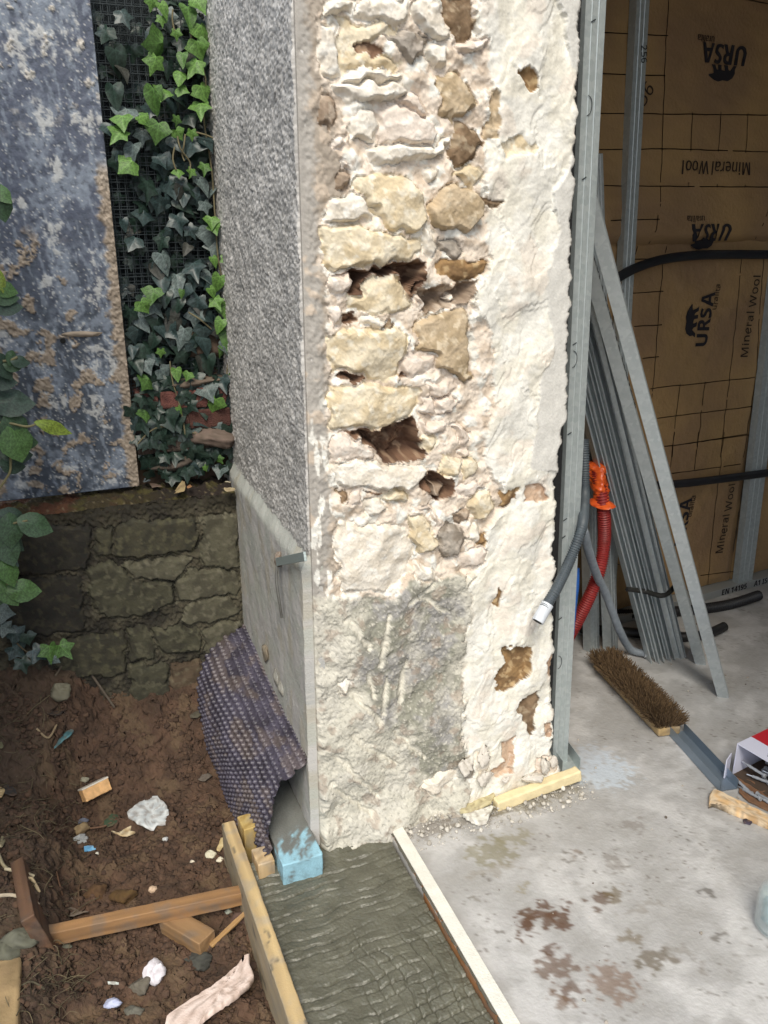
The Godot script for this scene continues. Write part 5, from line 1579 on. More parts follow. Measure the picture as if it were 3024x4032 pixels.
	# twigs and roots of the bank
	var tw := [
		[Vector3(-0.157, 0.100, -2.496), Vector3(-0.122, 0.100, -2.504), Vector3(-0.087, 0.100, -2.508), 0.003, c(134, 124, 106), "straight pale twig lying highest on the dark bank"],
		[Vector3(-0.088, 0.030, -2.322), Vector3(-0.063, 0.070, -2.346), Vector3(-0.046, 0.090, -2.374), 0.003, c(98, 88, 74), "steep twig crossing the forked one on the bank"],
		[Vector3(-0.037, 0.050, -2.346), Vector3(-0.063, 0.070, -2.352), Vector3(-0.085, 0.080, -2.401), 0.003, c(104, 92, 78), "forked twig below the upright dead leaf"],
		[Vector3(-0.046, 0.030, -2.343), Vector3(-0.014, 0.050, -2.365), Vector3(0.059, 0.080, -2.310), 0.0035, c(96, 86, 74), "long arching twig at the back of the trench"],
		[Vector3(-0.001, 0.060, -2.372), Vector3(0.037, 0.060, -2.340), Vector3(0.063, 0.040, -2.334), 0.0025, c(88, 78, 66), "thin twig crossing under the arching one"],
		[Vector3(0.132, -0.060, -2.438), Vector3(0.145, -0.050, -2.447), Vector3(0.159, -0.040, -2.455), 0.0025, c(202, 184, 150), "pale straw standing on the soil at the back"],
		[Vector3(-0.256, 0.000, -1.876), Vector3(-0.242, 0.000, -1.822), Vector3(-0.228, 0.000, -1.800), 0.004, c(170, 158, 128), "pale root bending down the bank at the frame edge"],
		[Vector3(-0.236, 0.010, -1.798), Vector3(-0.205, 0.010, -1.778), Vector3(-0.176, 0.000, -1.771), 0.0042, c(182, 170, 142), "pale stick across the top of the plank on the bank"],
		[Vector3(-0.205, 0.010, -1.779), Vector3(-0.197, 0.020, -1.788), Vector3(-0.194, 0.030, -1.796), 0.0045, c(176, 162, 132), "short thick pale stub rising from the stick"],
		[Vector3(-0.198, 0.000, -1.743), Vector3(-0.181, 0.000, -1.748), Vector3(-0.167, -0.010, -1.734), 0.004, c(174, 156, 124), "pale kinked twig against the plank on the bank"],
		[Vector3(-0.253, 0.000, -1.733), Vector3(-0.223, 0.000, -1.715), Vector3(-0.200, 0.000, -1.703), 0.0045, c(182, 168, 146), "light stick lying in front of the kinked twig"],
		[Vector3(-0.215, 0.000, -1.715), Vector3(-0.194, 0.000, -1.707), Vector3(-0.171, 0.000, -1.702), 0.004, c(186, 172, 148), "broken light stick beside the plank on the bank"],
		[Vector3(-0.151, 0.000, -2.221), Vector3(-0.125, 0.000, -2.204), Vector3(-0.100, -0.040, -2.235), 0.003, c(150, 132, 104), "tan root sticking out of the bank above the grey stone"],
		[Vector3(-0.246, 0.020, -1.925), Vector3(-0.247, 0.020, -1.881), Vector3(-0.237, 0.020, -1.944), 0.0035, c(150, 140, 112), "bent pale root low on the bank at the frame edge"],
		[Vector3(-0.086, -0.090, -1.871), Vector3(-0.090, -0.090, -1.819), Vector3(-0.090, -0.090, -1.778), 0.002, c(112, 88, 66), "thin upright brown twig behind the batten"],
		[Vector3(-0.134, -0.090, -1.872), Vector3(-0.130, -0.090, -1.835), Vector3(-0.125, -0.090, -1.809), 0.002, c(108, 80, 60), "thin brown twig nearest the bank behind the batten"],
		[Vector3(-0.053, -0.090, -2.063), Vector3(-0.012, -0.085, -2.046), Vector3(0.009, -0.080, -2.051), 0.0025, c(110, 84, 66), "leaf stalk lying by the dark green leaf"],
		[Vector3(-0.232, 0.000, -1.508), Vector3(-0.193, -0.020, -1.517), Vector3(-0.167, -0.060, -1.508), 0.0022, c(84, 78, 62), "dark root hanging over the edge of the stone slab"],
	]
	for q in tw:
		var path := PackedVector3Array()
		for k in 3:
			path.append(on_soil(q[k], q[3] * 1.2 + (0.012 if k == 1 else 0.003)))
		solo("twig", tube(path, q[3], q[4], 7), vmat(0.9), q[5], "twig")
	# countless hair roots in the bank
	var where := []
	var cols := []
	var hair := tube(PackedVector3Array([Vector3(-0.5, 0, 0), Vector3(-0.2, 0.1, 0.12), Vector3(0.15, 0.03, -0.05), Vector3(0.5, 0.08, 0.1)]), 0.012, Color.WHITE, 4, 0.0, 0.09, true)
	for i in 750:
		var x := rng.randf_range(-0.42, -0.06)
		var z := rng.randf_range(-2.3, -1.15)
		if rng.randf() > 0.35 and absf(x + 0.15) > 0.06:
			continue
		var s := rng.randf_range(0.02, 0.09)
		where.append(Transform3D(Basis.from_euler(Vector3(rng.randf_range(-0.6, 0.6), rng.randf() * 6.3, rng.randf_range(-0.7, 0.7))).scaled(Vector3(s, s, s)), Vector3(x, dirt_y(x, z) + 0.004, z)))
		cols.append(c(112, 102, 78) * rng.randf_range(0.3, 1.1))
	stuff("hair_roots", scatter(hair, where, cols), vmat(0.95), "tangle of fine roots hanging out of the soil bank", "roots")
	# slab of stone on the bank in the near corner
	var sl := solo("stone_slab", box_mesh(Vector3(0.4, 0.09, 0.5), 0.012, 0.008, paint(c(148, 126, 92), 0.3, 14.0), func(p: Vector3) -> float: return 0.004 * na.get_noise_3dv(p * 20.0)), m_rock, "brown stone slab at the bank's near corner", "slab", Vector3(-0.415, -0.05, -1.34))
	sl.rotation.y = -0.03

func build_threshold() -> void:
	# wet concrete strip between the boards
	var nx := 150
	var ny := 330
	var P := PackedVector3Array(); P.resize(nx * ny)
	var K := PackedColorArray(); K.resize(nx * ny)
	var ca := c(103, 102, 89)
	var cb := c(90, 89, 77)
	for j in ny:
		var z := -0.9 - 0.76 * j / (ny - 1.0)
		for i in nx:
			var x := 0.305 + 0.355 * i / (nx - 1.0)
			var wob := 0.01 * ns.get_noise_2d(x * 5.0, z * 5.0) + 0.0045 * n2.get_noise_2d(x * 13.0, z * 17.0)
			var a := fposmod((z + 0.06 * x + 0.7 * wob) / 0.0255, 1.0)
			var b := fposmod((x - 0.1 * z + wob) / 0.029, 1.0)
			var cross := sstep(-1.42, -1.28, z + 0.05 * na.get_noise_2d(x * 6.0, z * 6.0)) * sstep(0.42, 0.48, x)
			var h := -0.0065 * sstep(0.15, 0.0, absf(a - 0.5)) * clampf(0.55 + 0.9 * n2.get_noise_2d(x * 7.0, z * 12.0), 0.05, 1.3) - 0.006 * sstep(0.13, 0.0, absf(b - 0.5)) * cross * (0.6 + 0.5 * ns.get_noise_2d(x * 20.0, z * 9.0))
			h += 0.002 * na.get_noise_2d(x * 14.0, z * 24.0) + 0.0008 * nc.get_noise_2d(x * 110.0, z * 160.0) + 0.006 * na.get_noise_2d(x * 4.0, z * 4.0)
			h += 0.014 * sstep(-1.6, -1.66, z)
			P[j * nx + i] = Vector3(x, -0.016 + h, z)
			K[j * nx + i] = ca.lerp(cb, clampf(0.5 + na.get_noise_2d(x * 10.0, z * 10.0), 0.0, 1.0)) * (1.0 + 0.14 * nc.get_noise_2d(x * 140.0, z * 140.0))
	solo("wet_concrete", sheet(P, K, nx, ny), vmat(0.4, bump_fine, 0.035, 0.07), "fresh dark wet concrete sill raked with trowel ridges", "concrete")
	# white board along its edge
	var wb := thing("white_board", "white painted board edging the wet concrete", "board", Vector3(0.678, 0.004, -1.26))
	wb.rotation.y = -0.006
	obj("painted_top", box_mesh(Vector3(0.031, 0.004, 0.78), 0.006, 0.001, paint(c(226, 224, 214), 0.05, 20.0)), m_dull, wb, Vector3(0, 0.0105, 0))
	obj("wood_core", box_mesh(Vector3(0.03, 0.05, 0.778), 0.008, 0.001, wood(c(178, 126, 78), c(146, 98, 60), 2)), m_wood, wb, Vector3(0, -0.017, 0))
	for i in 26:
		var z := -0.36 + 0.028 * i + rng.randf_range(-0.008, 0.008)
		obj("concrete_smear", rock(i + 40, Vector3(rng.randf_range(0.006, 0.013), 0.006, rng.randf_range(0.02, 0.06)), c(98, 94, 82), c(80, 78, 68), 0.4, 12, 7), m_rock, wb, Vector3(-0.0155, 0.006, z))
	# rubble fallen at the foot of the wall
	var where := []
	var cols := []
	for i in 1600:
		var u := pow(rng.randf(), 1.6)
		var x := lerpf(0.66, 1.24, rng.randf())
		var z := FRONT - 0.005 + u * (0.12 - 0.05 * absf(x - 0.9))
		var s := 0.001 + 0.006 * pow(rng.randf(), 7.0)
		where.append(Transform3D(Basis.from_euler(Vector3(rng.randf() * 6, rng.randf() * 6, 0)).scaled(Vector3.ONE * s), Vector3(x, s * 0.5 + 0.01 * (1.0 - u), z)))
		cols.append(c(222, 217, 207).lerp(c(160, 155, 146), rng.randf()))
	for i in 260:
		var x := rng.randf_range(0.75, 2.6)
		var z := rng.randf_range(-2.35, -0.95)
		var s := 0.001 + 0.0035 * pow(rng.randf(), 4.0)
		where.append(Transform3D(Basis.from_euler(Vector3(rng.randf() * 6, rng.randf() * 6, 0)).scaled(Vector3.ONE * s), Vector3(x, s * 0.4, z)))
		cols.append(c(206, 198, 186).lerp(c(90, 80, 70), rng.randf()))
	stuff("plaster_crumbs", scatter(rock(9, Vector3(2, 2, 2), Color.WHITE, Color(0.85, 0.85, 0.85), 0.5, 9, 6), where, cols), vmat(0.95), "pale plaster crumbs scattered along the foot of the wall", "crumbs")
	for q in [[Vector3(0.866, 0.147, -1.630), Vector3(0.05, 0.05, 0.04), "rounded grey lump of mortar at the wall foot"], [Vector3(0.930, 0.096, -1.630), Vector3(0.06, 0.045, 0.05), "broad pale lump left of the pink patch at the wall foot"], [Vector3(0.986, 0.080, -1.620), Vector3(0.035, 0.03, 0.03), "small pale lump under the pink patch"], [Vector3(1.071, 0.057, -1.630), Vector3(0.06, 0.035, 0.03), "flat pale lump behind the cream foam strip"], [Vector3(1.113, 0.077, -1.630), Vector3(0.055, 0.07, 0.04), "split pale block near the foot of the metal stud"], [Vector3(1.148, 0.084, -1.640), Vector3(0.04, 0.07, 0.03), "upright plaster splinter next to the metal stud"], [Vector3(0.838, 0.010, -1.660), Vector3(0.06, 0.035, 0.05), "low pale heap left of the cream foam slab"], [Vector3(0.920, 0.155, -1.635), Vector3(0.045, 0.07, 0.03), "leaning white plaster plate at the wall foot"]]:
		solo("plaster_lump", rock(int(q[0].x * 500.0), q[1], c(220, 214, 204), c(190, 183, 173), 0.85, 24, 14), m_rock, q[2], "plaster lump", q[0])
	# cut foam pieces at the wall foot
	var fo := PackedVector2Array([Vector2(0, 0), Vector2(0.014, 0.004), Vector2(0.026, 0.02), Vector2(0.02, 0.034), Vector2(0.004, 0.034)])
	var a: Vector3 = Vector3(0.957, 0.012, -1.619)
	var b: Vector3 = Vector3(1.224, 0.030, -1.633)
	var fs := solo("foam_strip", box_mesh(Vector3(a.distance_to(b), 0.034, 0.03), 0.008, 0.006, paint(c(230, 214, 172), 0.08, 26.0), func(p: Vector3) -> float: return 0.003 * na.get_noise_3dv(p * 18.0)), m_dull, "long cream foam strip lying along the foot of the wall", "foam strip", (a + b) * 0.5)
	fs.transform = Transform3D(Basis((b - a).normalized(), Vector3.UP, (b - a).normalized().cross(Vector3.UP)).orthonormalized(), (a + b) * 0.5)
	var fp := pts("882,-1689 915,-1700 946,-1702 974,-1681 968,-1640 947,-1625 908,-1618 875,-1613 853,-1617")
	place_flat("foam_slab", fp, 0.012, c(206, 196, 156), c(182, 172, 138), "square cream slab of foam at the end of the strip", "foam slab", 0.012)
	var pp := pts("859,-1613 894,-1614 945,-1617 949,-1611 928,-1592 906,-1572 885,-1572 869,-1589")
	place_flat("plaster_shell", pp, 0.012, c(232, 232, 224), c(212, 210, 200), "white curved plaster shell in front of the cream slab", "plaster piece", 0.004)

func place_flat(called: String, o: PackedVector2Array, thick: float, ca: Color, cb: Color, label: String, category: String, y: float, bend := 0.2, jag := 0.0015) -> MeshInstance3D:
	var mid := Vector2.ZERO
	for p in o:
		mid += p / o.size()
	for i in o.size():
		o[i] -= mid
	return solo(called, scrap(o, thick, ca, cb, bend, jag, int(mid.x * 555.0)), m_dull, label, category, Vector3(mid.x, y, mid.y))

# ---------- things in the room ----------
func build_room_things() -> void:
	var black := pmat(Color8(24, 24, 26), 0.7, bump_fine, 0.1, 0.1)
	# membrane and upright at the inner edge of the wall
	var mo := PackedVector2Array()
	for q in [[0.0, 1.12], [2.6, 1.06]]:
		mo.append(Vector2(q[1], q[0]))
	mo.append(Vector2(1.145, 2.6))
	mo.append(Vector2(1.21, 0.0))
	solo("damp_membrane", prism(mo, 0.006), black, "black membrane strip between the plastered wall end and the metal upright", "membrane", Vector3(0, 0, -1.742))
	var a := Vector3(1.222, 0.0, -1.72)
	var b := Vector3(1.131, 2.6, -1.72)
	var st := thing("front_stud", "tall galvanised upright with pen marks against the plastered wall end", "metal stud", a)
	var o := obj("channel", prism(cprofile(0.05, 0.036), a.distance_to(b)), m_zinc, st)
	o.transform = stud_xf(Vector3.ZERO, b - a, Vector3.BACK)
	var pen := pmat(Color8(40, 46, 50), 0.8)
	var marks := [Vector3(1.151, 1.867, -1.718), Vector3(1.157, 1.560, -1.718), Vector3(1.165, 1.196, -1.719), Vector3(1.169, 0.978, -1.718), Vector3(1.176, 0.752, -1.719), Vector3(1.175, 0.705, -1.718), Vector3(1.183, 0.471, -1.718)]
	for q in marks:
		obj("pen_mark", box_mesh(Vector3(0.012, 0.0025, 0.0006), 0.1, 0.0, paint(Color.WHITE)), pen, st, q - a).rotation.z = 0.5
	for q in [Vector3(1.151, 1.706, -1.718), Vector3(1.162, 1.160, -1.718), Vector3(1.187, 0.338, -1.718)]:
		var arc := PackedVector3Array()
		for i in 7:
			var t := -1.5 + 0.5 * i
			arc.append(q - a + Vector3(cos(t) * 0.012, sin(t) * 0.02, 0))
		obj("pen_arc", tube(arc, 0.0008, Color.WHITE, 5), pen, st)
	var foot := thing("stud_foot", "short galvanised floor channel holding the upright by the wall", "metal track", Vector3(1.235, 0, -1.715))
	foot.rotation.y = -0.15
	obj("channel", prism(cprofile(0.055, 0.04, 0.0012, 0.0015), 0.1), m_zinc, foot, Vector3(0, 0.003, -0.06)).rotation.z = PI
	# bundle of channels leaning on the lining
	var zinc2 := pmat(Color8(196, 203, 205), 0.4, bump_fine, 0.02, 0.25, 0.6)
	zinc2.albedo_texture = spangle
	var lean := Vector3(1.285, 1.509, -1.84) - Vector3(1.938, 0.0, -1.836)
	var bund := [
		# base, length, which way the web looks, label
		[Vector3(1.938, 0.002, -1.836) + Vector3(0, 0, 0.0), lean, Vector3(0.8, 0.3, 0.6), "outermost leaning channel, set apart with its foot nearest the brush"],
		[Vector3(2.016, 0.002, -2.032), lean + Vector3(-0.06, 0.1, 0.02), Vector3(0.8, 0.3, 0.6), "second leaning channel, its foot beside a white scrap"],
	]
	var place := ["farthest in", "second from the wool side", "third from the wool side", "fourth from the wool side", "fifth from the wool side", "third from the open side", "second from the open side", "outermost on the open side"]
	for k in 8:
		bund.append([Vector3(1.846 + 0.0235 * k if k < 6 else 1.978 + 0.02 * (k - 6), 0.002, -2.125 + 0.014 * (k % 2) if k < 6 else -2.1 - 0.03 * (k - 6)), lean + Vector3(-0.03 + 0.012 * (k % 3), 0.25 - 0.03 * (k % 3), 0.0), Vector3(0.1, 0.0, -1.0) if k < 6 else Vector3(0.85, 0.3, 0.5), "strapped channel of the nested bundle, %s" % place[k]])
	bund.append([Vector3(1.764, 0.002, -2.208), Vector3(-0.3, 1.6, 0.1), Vector3(0.5, 0, 1), "dusty leaning channel behind the grey hose end"])
	bund.append([Vector3(1.701, 0.002, -2.239), Vector3(-0.27, 1.6, 0.14), Vector3(0.3, 0, 1), "leaning channel closest to the upright, beside the red hose"])
	var n_made := 0
	for q in bund:
		var t := thing("leaning_channel", q[3], "metal channel", q[0], "galvanised channels leaning on the lining")
		var ch := obj("channel", prism(cprofile(0.0215 if n_made > 1 and n_made < 8 else 0.048, 0.034, 0.0012, 0.0045 if n_made > 1 and n_made < 8 else 0.007), q[1].length() * 1.02), zinc2, t)
		n_made += 1
		ch.transform = stud_xf(Vector3.ZERO, q[1], q[2])
	for e in [0.16, 0.5, 0.86]:
		var t: Node3D = get_node("leaning_channel")
		obj("screw_hole", tube(PackedVector3Array([Vector3.ZERO, Vector3(0.8, 0.3, 0.6) * 0.002]), 0.004, c(20, 20, 20), 8, 0.0, 0.001), vmat(0.9), t, bund[0][1] * e + Vector3(0.8, 0.3, 0.6).normalized() * 0.0004)
	var lt := get_node("leaning_channel_001")
	var lx := stud_xf(Vector3.ZERO, bund[1][1], bund[1][2])
	var lo := obj("print", text_mesh("EN 14195 A1 ISOVER", 0.05, true), pmat(Color8(26, 26, 28), 0.8), lt)
	lo.transform = Transform3D(Basis(-lx.basis.z, lx.basis.y.cross(-lx.basis.z) * -1.0, lx.basis.y).orthonormalized(), bund[1][1] * 0.72 + lx.basis.y * 0.001)
	# black strap round the bundle
	var s1: Vector3 = Vector3(1.725, 0.287, -2.130)
	solo("strap", tube(PackedVector3Array([Vector3(1.692, 0.310, -2.090), Vector3(1.759, 0.293, -2.085), Vector3(1.796, 0.295, -2.030), Vector3(1.906, 0.288, -2.100)]), 0.0085, c(38, 38, 36), 6, 0.0, 0.02), vmat(0.7), "dark strap tied round the bundle of channels", "strap")
	# hoses
	solo("black_hose", tube(PackedVector3Array([Vector3(1.320, 0.912, -1.870), Vector3(1.310, 0.787, -1.834), Vector3(1.186, 0.747, -1.660), Vector3(1.146, 0.679, -1.640), Vector3(1.083, 0.623, -1.600), Vector3(1.041, 0.591, -1.580)]), 0.0125, c(74, 82, 88), 14, 0.006, 0.0015), vmat(0.5), "dark grey corrugated conduit hanging across the metal upright", "conduit")
	var he := thing("hose_end", "white taped end of the dark grey conduit", "tape", Vector3(1.034, 0.578, -1.578))
	var hd: Vector3 = (Vector3(1.025, 0.572, -1.574) - Vector3(1.047, 0.596, -1.582)).normalized()
	obj("white_sleeve", tube(PackedVector3Array([-hd * 0.028, hd * 0.022]), 0.0155, c(206, 212, 220), 16, 0.0, 0.006), vmat(0.5), he)
	obj("dark_mouth", tube(PackedVector3Array([hd * 0.0215, hd * 0.0228]), 0.0115, c(22, 24, 28), 14, 0.0, 0.001), vmat(0.8), he)
	solo("grey_hose", tube(PackedVector3Array([Vector3(1.360, 0.635, -1.893), Vector3(1.420, 0.545, -1.945), Vector3(1.520, 0.414, -2.026), Vector3(1.600, 0.314, -2.078), Vector3(1.700, 0.143, -2.115), Vector3(1.792, 0.030, -2.161), Vector3(1.832, 0.020, -2.132)]), 0.0125, c(132, 140, 148), 14, 0.006, 0.002), vmat(0.5), "pale grey corrugated conduit ending on the floor by the channels", "conduit")
	var ge := thing("hose_end", "open white mouth of the pale grey conduit on the floor", "conduit end", Vector3(1.834, 0.021, -2.131))
	obj("white_rim", tube(PackedVector3Array([Vector3(-0.006, 0, 0), Vector3(0.004, 0, 0.003)]), 0.0155, c(196, 200, 204), 14, 0.0, 0.003), vmat(0.5), ge)
	obj("dark_mouth", tube(PackedVector3Array([Vector3(0.004, 0, 0.003), Vector3(0.0055, 0.0006, 0.0042)]), 0.011, c(30, 32, 36), 12, 0.0, 0.001), vmat(0.8), ge)
	solo("red_hose", tube(PackedVector3Array([Vector3(1.550, 0.730, -2.115), Vector3(1.560, 0.615, -2.078), Vector3(1.580, 0.491, -2.086), Vector3(1.560, 0.411, -2.069), Vector3(1.530, 0.327, -2.066), Vector3(1.500, 0.241, -2.077), Vector3(1.480, 0.174, -2.093), Vector3(1.460, 0.125, -2.092)]), 0.0195, c(142, 44, 42), 16, 0.0075, 0.0019), vmat(0.5), "thick red corrugated hose curving down behind the upright", "hose")
	var ta: Vector3 = Vector3(1.550, 0.754, -2.127)
	var tb: Vector3 = Vector3(1.560, 0.625, -2.091)
	var tp := thing("orange_tape", "orange plastic bag taped round the red hose end", "plastic wrap", ta)
	var om := vmat(0.3)
	var P := PackedVector3Array()
	var K := PackedColorArray()
	for j in 40:
		var t := j / 39.0
		for i in 25:
			var an := TAU * i / 24.0
			var r := 0.035 + 0.005 * sin(an * 3.0 + t * 7.0) + 0.006 * nb.get_noise_2d(an * 1.2, t * 3.0) + 0.014 * sstep(0.88, 1.0, t) - 0.008 * sstep(0.6, 0.8, t) * sstep(1.0, 0.85, t) - 0.025 * sstep(0.06, 0.0, t)
			r = maxf(r, 0.024 * sstep(0.0, 0.1, t))
			P.append((tb - ta) * t + Vector3(sin(an) * r * 0.7, 0.004 * sin(an * 2.0) * sstep(0.8, 1.0, t), cos(an) * r))
			K.append(c(232, 104, 48).lerp(c(204, 80, 36), clampf(0.5 + nc.get_noise_2d(an * 4.0, t * 12.0), 0.0, 1.0)))
	obj("wrap", sheet(P, K, 25, 40, true), om, tp)
	solo("blue_pipe", tube(PackedVector3Array([Vector3(1.420, 0.466, -1.997), Vector3(1.420, 0.408, -1.992), Vector3(1.420, 0.342, -1.995), Vector3(1.420, 0.243, -1.996)]), 0.0095, c(44, 98, 176), 10, 0.006, 0.002), vmat(0.5), "thin bright blue corrugated pipe half hidden behind the upright", "pipe")
	# dark pipes on the floor and along the wool
	solo("dark_floor_pipe", tube(PackedVector3Array([Vector3(1.761, 0.020, -2.478), Vector3(1.940, 0.020, -2.414), Vector3(2.214, 0.020, -2.348), Vector3(2.387, 0.020, -2.331), Vector3(2.557, 0.025, -2.346)]), 0.019, c(32, 32, 34), 12, 0.008, 0.002), vmat(0.5), "black ribbed pipe lying on the floor nearest the wool", "pipe", Vector3.ZERO, "black pipes on the floor")
	solo("dark_floor_pipe", tube(PackedVector3Array([Vector3(1.711, 0.020, -2.382), Vector3(1.855, 0.020, -2.299), Vector3(2.064, 0.020, -2.171), Vector3(2.162, 0.020, -2.171), Vector3(2.239, 0.020, -2.190)]), 0.018, c(34, 34, 36), 12), vmat(0.5), "shorter black pipe lying on the floor behind the channel feet", "pipe", Vector3.ZERO, "black pipes on the floor")
	solo("wall_pipe", tube(PackedVector3Array([Vector3(1.740, 1.284, -2.360), Vector3(1.819, 1.314, -2.370), Vector3(1.934, 1.338, -2.380), Vector3(2.091, 1.347, -2.400), Vector3(2.267, 1.345, -2.430), Vector3(2.539, 1.338, -2.450)]), 0.0155, c(28, 30, 36), 12), vmat(0.5), "black pipe arching across the paper lining at mid height", "pipe", Vector3.ZERO, "black pipes across the wool")
	solo("wall_pipe", tube(PackedVector3Array([Vector3(1.989, 0.547, -2.380), Vector3(2.146, 0.531, -2.400), Vector3(2.478, 0.510, -2.440), Vector3(2.725, 0.505, -2.450)]), 0.0155, c(30, 30, 34), 12), vmat(0.5), "lower black pipe passing behind the far upright", "pipe", Vector3.ZERO, "black pipes across the wool")
	var wc := place_flat("white_scrap", pts("2049,-2149 2068,-2146 2021,-2082 2005,-2091"), 0.006, c(216, 214, 226), c(206, 204, 214), "white paper scrap beside the bundle foot", "scrap", 0.003, 0.0)
	var wc2 := place_flat("white_sheet", pts("1936,-2444 2004,-2513 2012,-2435 1980,-2384 1918,-2415"), 0.006, c(190, 188, 196), c(176, 174, 182), "pale card lying on the floor behind the channels", "card", 0.003, 0.0)
	for q in [[1262, 1555, 0.016, "white plaster chip on the floor beside the channel feet"], [1020, 1748, 0.015, "white plaster chip on the floor near the brush"], [870, 1592, 0.006, "tiny white chip behind the brush"], [1450, 1650, 0.006, "tiny pale chip right of the outermost channel"]]:
		pass
	# brush head
	var ba: Vector3 = Vector3(1.656, 0.000, -2.111)
	var bb: Vector3 = Vector3(1.606, 0.000, -1.740)
	var br := thing("brush_head", "broom head with worn brown bristles lying bristles up on the floor", "brush", (ba + bb) * 0.5)
	var bd := (bb - ba).normalized()
	var side := bd.cross(Vector3.UP)
	br.transform = Transform3D(Basis(bd, Vector3.UP, side), (ba + bb) * 0.5)
	var bl := ba.distance_to(bb) + 0.05
	obj("wooden_back", box_mesh(Vector3(bl, 0.028, 0.074), 0.01, 0.006, wood(c(176, 150, 106), c(146, 122, 86), 0)), m_wood, br, Vector3(0, 0.016, 0))
	var where := []
	var cols := []
	var brist := tube(PackedVector3Array([Vector3.ZERO, Vector3(0.01, 0.5, 0), Vector3(0.08, 1.0, 0)]), 0.018, Color.WHITE, 3, 0.0, 0.4, true)
	for i in 5200:
		var x := rng.randf_range(-0.5, 0.5) * (bl - 0.01)
		var z := rng.randf_range(-0.036, 0.036)
		var l := rng.randf_range(0.034, 0.052)
		var lean2 := Basis.from_euler(Vector3(z * 20.0 + rng.randf_range(-0.35, 0.35), 0, rng.randf_range(-0.35, 0.35) - x / bl * 0.9))
		where.append(Transform3D(lean2 * Basis.from_scale(Vector3(l, l, l)) * Basis(Vector3.UP, rng.randf() * 6.0), Vector3(x, 0.028, z)))
		cols.append(c(124, 100, 70).lerp(c(78, 60, 42), rng.randf()))
	stuff("bristles", scatter(brist, where, cols), vmat(0.9), "", "", br)
	# U channel lying by the brush
	var ca: Vector3 = Vector3(1.632, 0.002, -1.724)
	var cb: Vector3 = Vector3(1.585, 0.002, -1.450)
	var ut := thing("floor_channel", "bluish galvanised channel lying open side up beside the nail box", "metal channel", ca)
	obj("channel", prism(PackedVector2Array([Vector2(-0.027, 0), Vector2(-0.008, 0), Vector2(-0.005, 0.002), Vector2(-0.002, 0), Vector2(0.027, 0), Vector2(0.027, 0.03), Vector2(0.0258, 0.03), Vector2(0.0258, 0.0012), Vector2(-0.0258, 0.0012), Vector2(-0.0258, 0.03), Vector2(-0.027, 0.03)]), ca.distance_to(cb)), pmat(Color8(140, 154, 168), 0.4, bump_fine, 0.02, 0.3, 0.6), ut).transform = stud_xf(Vector3.ZERO, cb - ca, Vector3.UP)
	# box of hammer fixings lying on its side
	build_nail_box()
	var off := place_flat("foam_offcut", pts("1517,-1446 1540,-1459 1560,-1413 1578,-1370 1598,-1319 1608,-1284 1580,-1256 1568,-1289 1540,-1342 1513,-1387 1498,-1411 1483,-1411"), 0.017, c(222, 184, 134), c(224, 204, 174), "orange edged offcut of foam board at the frame edge", "foam offcut", 0.0, 0.0)
	var card := place_flat("cardboard", pts("1635,-1492 1657,-1473 1697,-1416 1735,-1357 1649,-1274 1621,-1339 1599,-1390 1601,-1429 1623,-1448"), 0.003, c(126, 92, 66), c(108, 78, 56), "brown cardboard flap under the nail box", "cardboard", 0.003, 0.0)
	place_flat("dark_chip", pts("1532,-1340 1548,-1339 1549,-1324 1537,-1320 1524,-1329"), 0.004, c(70, 62, 78), c(48, 44, 52), "dark violet chip on the floor under the foam offcut", "chip", 0.002)
	# glass jar cut by the frame
	var jar := thing("glass_jar", "clear glass jar on the floor cut off by the picture edge", "jar", Vector3(1.352, 0.0, -1.035))
	var jm := StandardMaterial3D.new()
	jm.transparency = BaseMaterial3D.TRANSPARENCY_ALPHA
	jm.albedo_color = Color(0.86, 0.94, 0.95, 0.16)
	jm.roughness = 0.05
	var prof := [[0.004, 0.002], [0.05, 0.002], [0.056, 0.01], [0.057, 0.08], [0.052, 0.1], [0.042, 0.112], [0.042, 0.128], [0.038, 0.128], [0.038, 0.112], [0.048, 0.098], [0.053, 0.08], [0.052, 0.012], [0.004, 0.008]]
	P = PackedVector3Array()
	K = PackedColorArray()
	for q in prof:
		for i in 33:
			var an := TAU * i / 32.0
			P.append(Vector3(cos(an) * q[0], q[1], -sin(an) * q[0]))
			K.append(Color.WHITE)
	obj("glass", sheet(P, K, 33, prof.size()), jm, jar)
	obj("residue", rock(4, Vector3(0.09, 0.05, 0.09), c(130, 150, 162), c(104, 120, 110), 0.2), m_dull, jar, Vector3(0, 0.04, 0))

